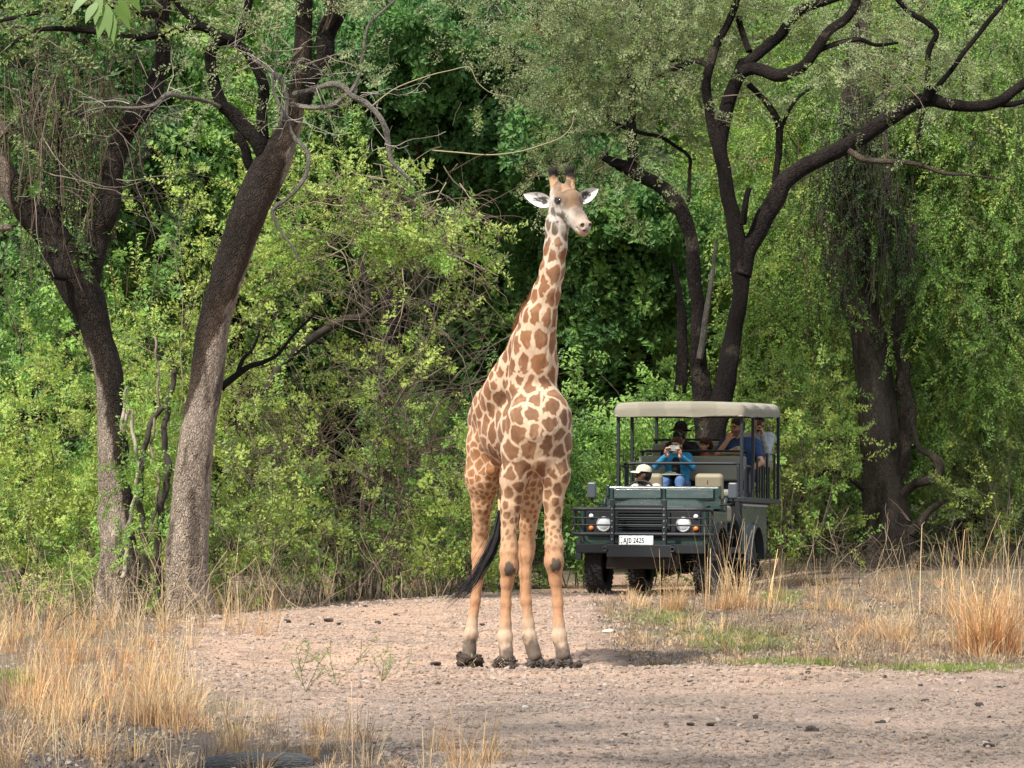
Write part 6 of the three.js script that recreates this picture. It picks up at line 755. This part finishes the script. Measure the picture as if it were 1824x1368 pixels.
// ---------------------------------------------------------------- the people in the vehicle, each placed in the vehicle's axes
{
  const SK = { fair: [0.5, 0.285, 0.2], tanned: [0.42, 0.225, 0.15], dark: [0.085, 0.045, 0.03] };
  const skinM = mat('skin', { vertexColors: true, roughness: 0.6, specularIntensity: 0.35 }), cloth = (k, c, o) => mat('cloth_' + k, Object.assign({ color: C(...c), roughness: 0.9, specularIntensity: 0.2, bumpMap: gravelBump, bumpScale: 0.002 }, o)), hairM = mat('hair', { vertexColors: true, roughness: 0.6, specularIntensity: 0.35 });
  const handBones = (w, f, n, side, curl, spread = 1) => { f = f.clone().normalize(); n = n.clone().addScaledVector(f, -n.dot(f)).normalize(); const s = f.clone().cross(n).multiplyScalar(side).normalize(), L = [], at3 = (a, b, c) => w.clone().addScaledVector(f, a).addScaledVector(s, b).addScaledVector(n, c);
    for (const k of [-1, -.33, .33, 1]) L.push(bone(at3(.0, k * .018, 0), at3(.085, k * .031, 0), .016, .013, .015));
    [[-1, .058], [-.33, .072], [.33, .076], [1, .068]].forEach(([k, len]) => { let p = at3(.085, k * .031 * spread, 0), a = curl * .5; for (const [seg, r0, r1] of [[.5, .0098, .009], [.3, .009, .0082], [.24, .0082, .007]]) { const q = p.clone().addScaledVector(f, Math.cos(a) * len * seg).addScaledVector(n, Math.sin(a) * len * seg).addScaledVector(s, k * .002); L.push(bone(p, q, r0, r1, .006)); p = q; a += curl * .75; } });
    const t0 = at3(.02, .03, .005), t1 = at3(.055, .055, .018), t2 = at3(.085, .06, .035 * curl + .01); L.push(bone(t0, t1, .014, .011, .012), bone(t1, t2, .011, .0085, .006)); return L; };
  function person(label, o) {
    const hip = V(...o.hip), g = thing('person', label, 'person'); onCar(g, [hip.x, hip.y - .1, hip.z]); const K = (p) => V(p[0] - hip.x, p[1] - hip.y + .1, p[2] - hip.z), body = [], shirt = [], pants = [];
    const h = K(o.head), fw = V(Math.sin(o.yaw ?? 0) * Math.cos(o.pitch ?? 0), Math.sin(o.pitch ?? 0), Math.cos(o.yaw ?? 0) * Math.cos(o.pitch ?? 0)), rt = V(Math.cos(o.yaw ?? 0), 0, -Math.sin(o.yaw ?? 0)), up = fw.clone().cross(rt).normalize(), sc = o.scale ?? 1, HP = (r, u, f) => h.clone().addScaledVector(rt, r * sc).addScaledVector(up, u * sc).addScaledVector(fw, f * sc);
    const qh = new THREE.Quaternion().setFromRotationMatrix(new THREE.Matrix4().makeBasis(rt, up, fw)), E = (r, u, f, R, k) => ell(HP(r, u, f), R.map((v) => v * sc), k * sc, 0, qh);
    const headB = [E(0, .03, -.012, [.074, .092, .094], .03), E(0, -.045, .03, [.052, .062, .055], .045), bone(HP(0, .018, .088), HP(0, -.022, .108), .010 * sc, .016 * sc, .02), E(0, -.098, .062, [.022, .018, .02], .03), E(-.028, .028, .094, [.018, .01, .012], .012), E(.028, .028, .094, [.018, .01, .012], .012), E(0, -.058, .086, [.024, .009, .012], .012), E(-.078, .0, -.005, [.01, .03, .018], .012), E(.078, .0, -.005, [.01, .03, .018], .012)];
    for (const s of [-1, 1]) headB.push(Object.assign(E(s * .03, .01, .1, [.015, .008, .012], .01), { k: -.012 }));
    const chest = K(o.chest ?? [hip.x, hip.y + .42 * sc, hip.z]), neck = K(o.neck ?? [hip.x, hip.y + .55 * sc, hip.z]), pel = K(o.hip); body.push(bone(neck, HP(0, -.07, -.02), .055 * sc, .05 * sc, .04));
    const tw = o.turn ?? 0, R = V(Math.cos(tw), 0, -Math.sin(tw)), wd = (o.wide ?? 1) * sc, sh = [-1, 1].map((s) => chest.clone().addScaledVector(R, s * .165 * wd).add(V(0, .085 * sc, 0)));
    const torso = (L, e) => { L.push(bone(pel.clone().addScaledVector(R, -.05 * wd), chest.clone().addScaledVector(R, -.075 * wd), .125 * wd + e, .12 * wd + e, .08), bone(pel.clone().addScaledVector(R, .05 * wd), chest.clone().addScaledVector(R, .075 * wd), .125 * wd + e, .12 * wd + e, .08), bone(sh[0], sh[1], .068 * sc + e, .068 * sc + e, .07), bone(chest.clone().add(V(0, .07 * sc, 0)), neck, .085 * sc + e, .058 * sc + e, .05)); };
    torso(body, -.008); torso(shirt, .01);
    const hands = [];
    [0, 1].forEach((i) => { const el = K(o.elbows[i]), w = K(o.hands[i]); body.push(bone(sh[i], el, .05 * sc, .042 * sc, .04), bone(el, w, .041 * sc, .028 * sc, .02)); const sl = o.sleeve ?? 1; if (sl >= 1) shirt.push(bone(sh[i], el, .062 * sc, .054 * sc, .04), bone(el, w.clone().lerp(el, .1), .054 * sc, .04 * sc, .02)); else shirt.push(bone(sh[i], sh[i].clone().lerp(el, .62), .066 * sc, .064 * sc, .04));
      const f = o.fing?.[i] ? V(...o.fing[i]) : w.clone().sub(el), n = o.palm?.[i] ? V(...o.palm[i]) : V(0, -1, .1); hands.push(...handBones(w, f, n, (o.thumb?.[i] ?? (i ? 1 : -1)), o.curl?.[i] ?? .6)); body.push(bone(w, w.clone().addScaledVector(f.clone().normalize(), .03), .026, .02, .02));
      const kn = K(o.knees[i]), ft = K(o.feet[i]), hp = pel.clone().addScaledVector(R, (i ? 1 : -1) * .09 * wd).add(V(0, -.02, 0)); body.push(bone(hp, kn, .085 * sc, .058 * sc, .05), bone(kn, ft, .055 * sc, .038 * sc, .03), bone(ft.clone().add(V(0, -.03, 0)), ft.clone().add(V(0, -.05, .13)), .035, .03, .03)); pants.push(bone(hp, kn, .098 * wd, .07 * sc, .05), bone(kn, ft.clone().lerp(kn, o.shorts ? .95 : .05), .068 * sc, o.shorts ? .066 : .05 * sc, .03)); });
    pants.push(bone(pel.clone().addScaledVector(R, -.08 * wd), pel.clone().addScaledVector(R, .08 * wd), .125 * wd, .125 * wd, .05));
    const skin = o.skin, nf = fbm;
    const face = (x, y, z) => { const a = V(x, y, z).sub(h).divideScalar(sc), r = a.dot(rt), u = a.dot(up), f = a.dot(fw), ar = Math.abs(r); let c = skin; c = mix3(c, [c[0] * 0.8, c[1] * 0.62, c[2] * 0.6], 0.5 * sstep(.03, .01, Math.hypot(u + .02, r)) * sstep(.06, .1, f)); if (f > .05) { c = mix3(c, [0.03, 0.022, 0.02], sstep(.013, .007, Math.hypot((ar - .031) * .75, (u - .01) * 1.3))); c = mix3(c, o.hair.map((v) => v * .8), sstep(.008, .004, Math.abs(u - .031 + ar * .1)) * sstep(.055, .045, ar) * sstep(.008, .014, ar) * .8); c = mix3(c, [skin[0] * .75, skin[1] * .45, skin[2] * .45], sstep(.012, .006, Math.abs(u + .058)) * sstep(.027, .02, ar)); }
      if (o.beard) { const e = sstep(-.03, -.045, u - .5 * Math.max(0, ar - .03)) * sstep(-.02, .02, f) * (1 - .9 * sstep(.011, .006, Math.abs(u + .06)) * sstep(.024, .018, ar)); c = mix3(c, o.beard, e * (.75 + .2 * noise(x * 120, y * 120, z * 120))); } return c; };
    const gb = meshField(body, .011), gh = paint(meshField(headB, .0055), face), ga = meshField(hands, .0045); const feetK = o.feet.map(K); paint(gb, (x, y, z) => feetK.some((f) => Math.hypot(x - f.x, z - f.z - .05) < .16 && y < f.y + .02) ? [0.03, 0.026, 0.022] : skin); paint(ga, (x, y, z) => skin.map((v) => v * (1 + .06 * noise(x * 80, y * 80, z * 80))));
    part('body', mergeGeometries([gb, gh, ga].map((q) => { const k = q.toNonIndexed(); k.deleteAttribute('uv'); return k; })), skinM, g);
    const folds = (a) => (x, y, z) => a * fbm(x * 13, y * 9, z * 13, 3) + a * .5 * Math.sin(y * 55 + 9 * noise(x * 6, y * 6, z * 6)) * .4; part(o.top ?? 'shirt', meshField(shirt, .011, folds(.012)), o.topM, g); part(o.bottom ?? 'trousers', meshField(pants, .011, folds(.01)), o.botM, g);
    // hair: a cap over the skull, open at the face
    const hb = o.hairCap ?? [E(0, .05, -.022, [.083, .088, .1], .02), E(0, .0, -.05, [.078, .08, .07], .03)]; const cut = [Object.assign(E(0, -.035, .085, [.062, .085, .075], .01), { k: -.012 }), Object.assign(E(0, -.13, .02, [.1, .08, .1], .01), { k: -.015 })]; const extra = (o.hairMore ?? []).map((e) => E(...e));
    if (o.hairOn !== false) part('hair', paint(meshField([...hb, ...cut, ...extra], .006, (x, y, z) => (o.curls ?? .004) * noise(x * (o.curls ? 55 : 30), y * (o.curls ? 55 : 70), z * (o.curls ? 55 : 30))), (x, y, z) => o.hair.map((v) => v * (1 + .35 * noise(x * 70, y * 25, z * 70)))), hairM, g);
    return { g, HP, h, rt, up, fw, K, qh };
  }
  const on = (P, name, geo, m, pos, rot = [0, 0, 0]) => { const q = part(name, geo, m, P.g); q.position.copy(P.HP(...pos)); q.quaternion.copy(P.qh).multiply(new THREE.Quaternion().setFromEuler(new THREE.Euler(...rot))); return q; };
  const dome = (r, h, k = 1) => new THREE.LatheGeometry([[0.001, h], [r * .35, h * .97], [r * .65, h * .84], [r * .88, h * .58], [r * .98, h * .28], [r, 0]].map((p) => new THREE.Vector2(...p)), 28).scale(1, 1, k);
  const jeans = cloth('jeans', [0.075, 0.13, 0.25]), darkTr = cloth('dark_trousers', [0.03, 0.032, 0.036]), khaki = cloth('khaki', [0.17, 0.15, 0.1]);
  // driver in a cap, face turned to the picture's left
  { const p = person('driver in a cream cap and pale shirt at the wheel, face in profile', { hip: [-.4, 1.12, -1.42], head: [-.41, 1.63, -1.27], yaw: -1.15, chest: [-.4, 1.36, -1.36], neck: [-.4, 1.51, -1.33], elbows: [[-.66, 1.24, -1.28], [-.16, 1.24, -1.28]], hands: [[-.58, 1.36, -1.1], [-.25, 1.34, -1.1]], fing: [[.2, .4, .5], [-.2, .4, .5]], palm: [[.5, 0, .5], [-.5, 0, .5]], curl: [1.3, 1.3], knees: [[-.52, 1.16, -1.0], [-.28, 1.16, -1.0]], feet: [[-.5, .85, -.95], [-.3, .85, -.95]], skin: SK.dark, hair: [0.012, 0.01, 0.009], topM: cloth('cream_shirt', [0.42, 0.38, 0.32]), botM: khaki });
    const capM = cloth('cream_cap', [0.48, 0.43, 0.33]); const c = on(p, 'cap', dome(.1, .1, 1.12), capM, [0, .055, -.012], [-.08, 0, 0]); const b = new Buf(), N = 18; for (let i = 0; i <= N; i++) { const a = lerp(-1.15, 1.15, i / N); for (const [k, y] of [[.09, .004], [.15, -.004], [.19, -.022]]) b.v(Math.sin(a) * Math.min(.095, k * .95) * (k > .1 ? 1 : 1), y - .01 * Math.abs(Math.sin(a)), Math.cos(a) * k + .012); } for (let i = 0; i < N; i++) for (let j = 0; j < 2; j++) b.q(i * 3 + j, i * 3 + j + 1, i * 3 + j + 4, i * 3 + j + 3); part('cap_peak', b.geo(), capM, c); part('cap_button', new THREE.SphereGeometry(.009, 8, 6).translate(0, .1, 0), capM, c); }
  // woman in blue with a phone held level
  { const p = person('woman in a blue jacket and jeans holding a phone level before her face', { hip: [-.16, 1.53, -2.5], head: [-.165, 2.07, -2.42], yaw: -.2, pitch: -.05, chest: [-.16, 1.82, -2.47], neck: [-.16, 1.94, -2.45], wide: .92, scale: .96, elbows: [[-.42, 1.79, -2.26], [.1, 1.77, -2.26]], hands: [[-.235, 1.93, -2.08], [-.035, 1.92, -2.06]], fing: [[.1, .85, .25], [-.1, .85, .25]], palm: [[.6, .1, .6], [-.6, .1, .6]], curl: [.9, .9], knees: [[-.26, 1.57, -2.1], [-.05, 1.57, -2.1]], feet: [[-.27, 1.32, -2.05], [-.05, 1.32, -2.05]], skin: SK.fair, hair: [0.05, 0.026, 0.016], top: 'jacket', topM: cloth('blue_jacket', [0.035, 0.2, 0.36]), botM: jeans, hairMore: [[-.0, .02, -.1, [.05, .05, .04], .03]] });
    const q = part('dark_shirt', meshField([bone(p.K([-.16, 1.6, -2.385]), p.K([-.16, 1.86, -2.36]), .075, .055, .03)], .01), cloth('black_top', [0.018, 0.018, 0.022]), p.g); for (const s of [-1, 1]) part('hair_lock', xf(new THREE.CapsuleGeometry(.028, .1, 4, 10), p.HP(s * .062, -.06, -.01).toArray()), mat('brown_hair', { color: C(0.05, 0.028, 0.018), roughness: .6 }), p.g);
    const ph = onCar(thing('phone', 'grey-green phone held level by the woman in blue', 'phone'), [-.12, 2.03, -2.04]); part('phone_body', box(.155, .078, .01, .008, [0, 0, 0], [.05, -.15, 0]), mat('phone_grey', { color: C(0.2, 0.25, 0.24), roughness: 0.35 }), ph); part('lens', xf(new THREE.CylinderGeometry(.006, .006, .004, 10), [.06, .024, .006], [Math.PI / 2, 0, 0]), mat('phone_lens', { color: C(.02, .02, .02), roughness: .1 }), ph);
    const hat = onCar(thing('hat', 'flat grey-green hat resting on the lap of the woman in blue', 'hat'), [-.2, 1.665, -2.2]); part('brim', new THREE.LatheGeometry([[.001, .01], [.09, .012], [.17, .0], [.19, -.012], [.17, -.004], [.001, .004]].map((e) => new THREE.Vector2(...e)), 32), cloth('hat_green', [0.2, 0.21, 0.16]), hat); part('crown', dome(.09, .035), cloth('hat_green', [0.2, 0.21, 0.16]), hat); }
  // photographer in a dark hat
  { const p = person('photographer in a dark brimmed hat and black jacket aiming a camera', { hip: [-.29, 1.7, -3.5], head: [-.295, 2.285, -3.38], yaw: -.2, pitch: -.06, chest: [-.29, 2.0, -3.46], neck: [-.29, 2.13, -3.43], elbows: [[-.5, 1.98, -3.25], [-.03, 1.98, -3.24]], hands: [[-.37, 2.16, -3.18], [-.215, 2.13, -3.13]], fing: [[.4, .6, .4], [-.2, .8, .3]], palm: [[.6, 0, .5], [-.4, .5, .3]], curl: [1.1, .9], knees: [[-.4, 1.72, -3.05], [-.18, 1.72, -3.05]], feet: [[-.4, 1.42, -3.0], [-.18, 1.42, -3.0]], skin: SK.tanned, hair: [0.02, 0.015, 0.012], top: 'jacket', topM: cloth('black_jacket', [0.022, 0.022, 0.026]), botM: darkTr });
    const hm = cloth('black_hat', [0.02, 0.018, 0.02]); const c = on(p, 'hat', dome(.098, .125, 1.12), hm, [0, .06, -.012], [-.1, 0, 0]); part('hat_brim', new THREE.LatheGeometry([[.09, .0], [.13, -.004], [.165, -.018], [.168, -.022], [.13, -.01], [.09, -.004]].map((e) => new THREE.Vector2(...e)), 32).scale(1, 1, 1.08), hm, c);
    const cam = onCar(thing('camera', 'black camera with a long lens held to the photographer eye', 'camera'), [-.26, 2.245, -3.23]); cam.rotateY(-.15); const cm = mat('camera_black', { color: C(.016, .016, .018), roughness: .45 }); part('camera_body', join([box(.14, .095, .07, .015), box(.06, .04, .06, .012, [0, .06, 0]), box(.035, .1, .08, .014, [-.06, 0, .01])]), cm, cam); part('lens_barrel', xf(new THREE.LatheGeometry([[.0, .0], [.038, 0], [.04, .06], [.045, .07], [.046, .14], [.05, .15], [.05, .2], [.042, .2], [.04, .18], [0, .17]].map((e) => new THREE.Vector2(...e)), 26), [.01, 0, .03], [Math.PI / 2, 0, 0]), cm, cam); part('lens_glass', xf(new THREE.CircleGeometry(.04, 20), [.01, 0, .212]), mat('lens_front', { color: C(.02, .022, .035), roughness: .05, clearcoat: 1 }), cam); }
  // child
  person('child with brown curly hair and an orange shirt between the adults', { hip: [.075, 1.66, -3.46], head: [.08, 2.1, -3.35], yaw: -.75, chest: [.075, 1.82, -3.44], neck: [.075, 1.97, -3.4], scale: .82, elbows: [[-.12, 1.74, -3.3], [.26, 1.74, -3.3]], hands: [[-.02, 1.7, -3.12], [.16, 1.7, -3.12]], knees: [[-.0, 1.67, -3.12], [.14, 1.67, -3.12]], feet: [[0, 1.42, -3.08], [.14, 1.42, -3.08]], skin: SK.fair, hair: [0.055, 0.032, 0.02], curls: .016, hairMore: [[0, .075, -.0, [.09, .065, .09], .03], [0, .0, -.06, [.09, .09, .075], .03]], topM: cloth('orange_shirt', [0.62, 0.13, 0.05]), botM: darkTr });
  // man in the blue T-shirt, hand at his mouth
  { const p = person('man in a navy blue T-shirt and glasses with a hand at his mouth', { hip: [.56, 1.7, -3.4], head: [.55, 2.36, -3.3], yaw: -.55, pitch: -.08, chest: [.58, 2.03, -3.38], neck: [.57, 2.18, -3.35], wide: 1.22, scale: 1.12, sleeve: 0, elbows: [[.3, 1.97, -3.14], [.92, 1.86, -3.2]], hands: [[.44, 2.175, -3.16], [.76, 1.72, -3.0]], fing: [[.2, .7, -.1], [-.7, -.2, .5]], palm: [[.3, -.1, -.9], [0, -1, .1]], curl: [1.5, .6], knees: [[.44, 1.73, -2.95], [.76, 1.73, -2.95]], feet: [[.45, 1.42, -2.9], [.76, 1.42, -2.9]], skin: SK.tanned, hair: [0.022, 0.017, 0.014], beard: [0.05, 0.035, 0.028], topM: cloth('navy_shirt', [0.028, 0.05, 0.115]), botM: darkTr, top: 't_shirt' });
    const gm = mat('glasses', { color: C(.03, .025, .025), roughness: .3 }), gl = new THREE.Group(); gl.name = 'glasses'; p.g.add(gl); for (const s of [-1, 1]) { const r = part('frame', new THREE.TorusGeometry(.024, .0028, 6, 22), gm, gl); r.position.copy(p.HP(s * .033, .01, .112)); r.quaternion.copy(p.qh); const a = p.HP(s * .057, .012, .106), b = p.HP(s * .085, .012, .0); part('temple', tubeGeo([a, b], .0026, .05, { sides: 5 }), gm, gl); } part('bridge', tubeGeo([p.HP(-.01, .014, .114), p.HP(.01, .014, .114)], .0026, .01, { sides: 5 }), gm, gl);
    const h = onCar(thing('sun_hat', 'crumpled tan sun hat on the lap of the man in blue', 'hat'), [.55, 1.985, -3.02]); part('hat_cloth', paint(meshField([ell(V(0, 0, 0), [.16, .055, .1], .03), ell(V(.05, .04, 0), [.08, .06, .07], .05), ell(V(-.1, -.01, .03), [.07, .04, .06], .04)], .01, (x, y, z) => .02 * fbm(x * 14, y * 14, z * 14)), (x, y, z) => mix3([0.36, 0.26, 0.16], [0.2, 0.14, 0.09], sstep(.0, .3, fbm(x * 16, y * 16, z * 16)))), mat('hat_cloth', { vertexColors: true, roughness: .95 }), h); }
  // man in grey with an upright phone
  { const p = person('bearded man in a pale grey shirt filming with an upright phone, rearmost seat', { hip: [.7, 1.84, -4.2], head: [.72, 2.44, -4.1], yaw: -.1, pitch: -.04, chest: [.71, 2.15, -4.17], neck: [.72, 2.28, -4.14], scale: 1.08, elbows: [[.56, 2.02, -3.94], [.88, 2.02, -3.94]], hands: [[.7, 2.27, -3.84], [.83, 2.29, -3.84]], fing: [[.35, .75, .1], [-.2, .85, .1]], palm: [[.7, 0, .4], [-.7, 0, .4]], curl: [1.1, 1.1], knees: [[.6, 1.86, -3.78], [.8, 1.86, -3.78]], feet: [[.6, 1.5, -3.72], [.8, 1.5, -3.72]], skin: SK.tanned, hair: [0.03, 0.02, 0.015], beard: [0.07, 0.045, 0.032], topM: cloth('grey_shirt', [0.27, 0.285, 0.29]), botM: khaki });
    const ph = onCar(thing('phone', 'dark upright phone in both hands of the man in grey', 'phone'), [.785, 2.4, -3.83]); part('phone_body', box(.076, .155, .01, .009), mat('phone_black', { color: C(.03, .033, .04), roughness: .25 }), ph); part('camera_island', box(.03, .034, .006, .003, [-.016, .05, .007]), mat('phone_island', { color: C(.07, .075, .085), roughness: .2 }), ph); part('logo', new THREE.CircleGeometry(.009, 14).translate(0, .005, .0056), mat('phone_mark', { color: C(.25, .25, .27), roughness: .2, metalness: .6 }), ph); }
}
renderer.render(scene, camera);
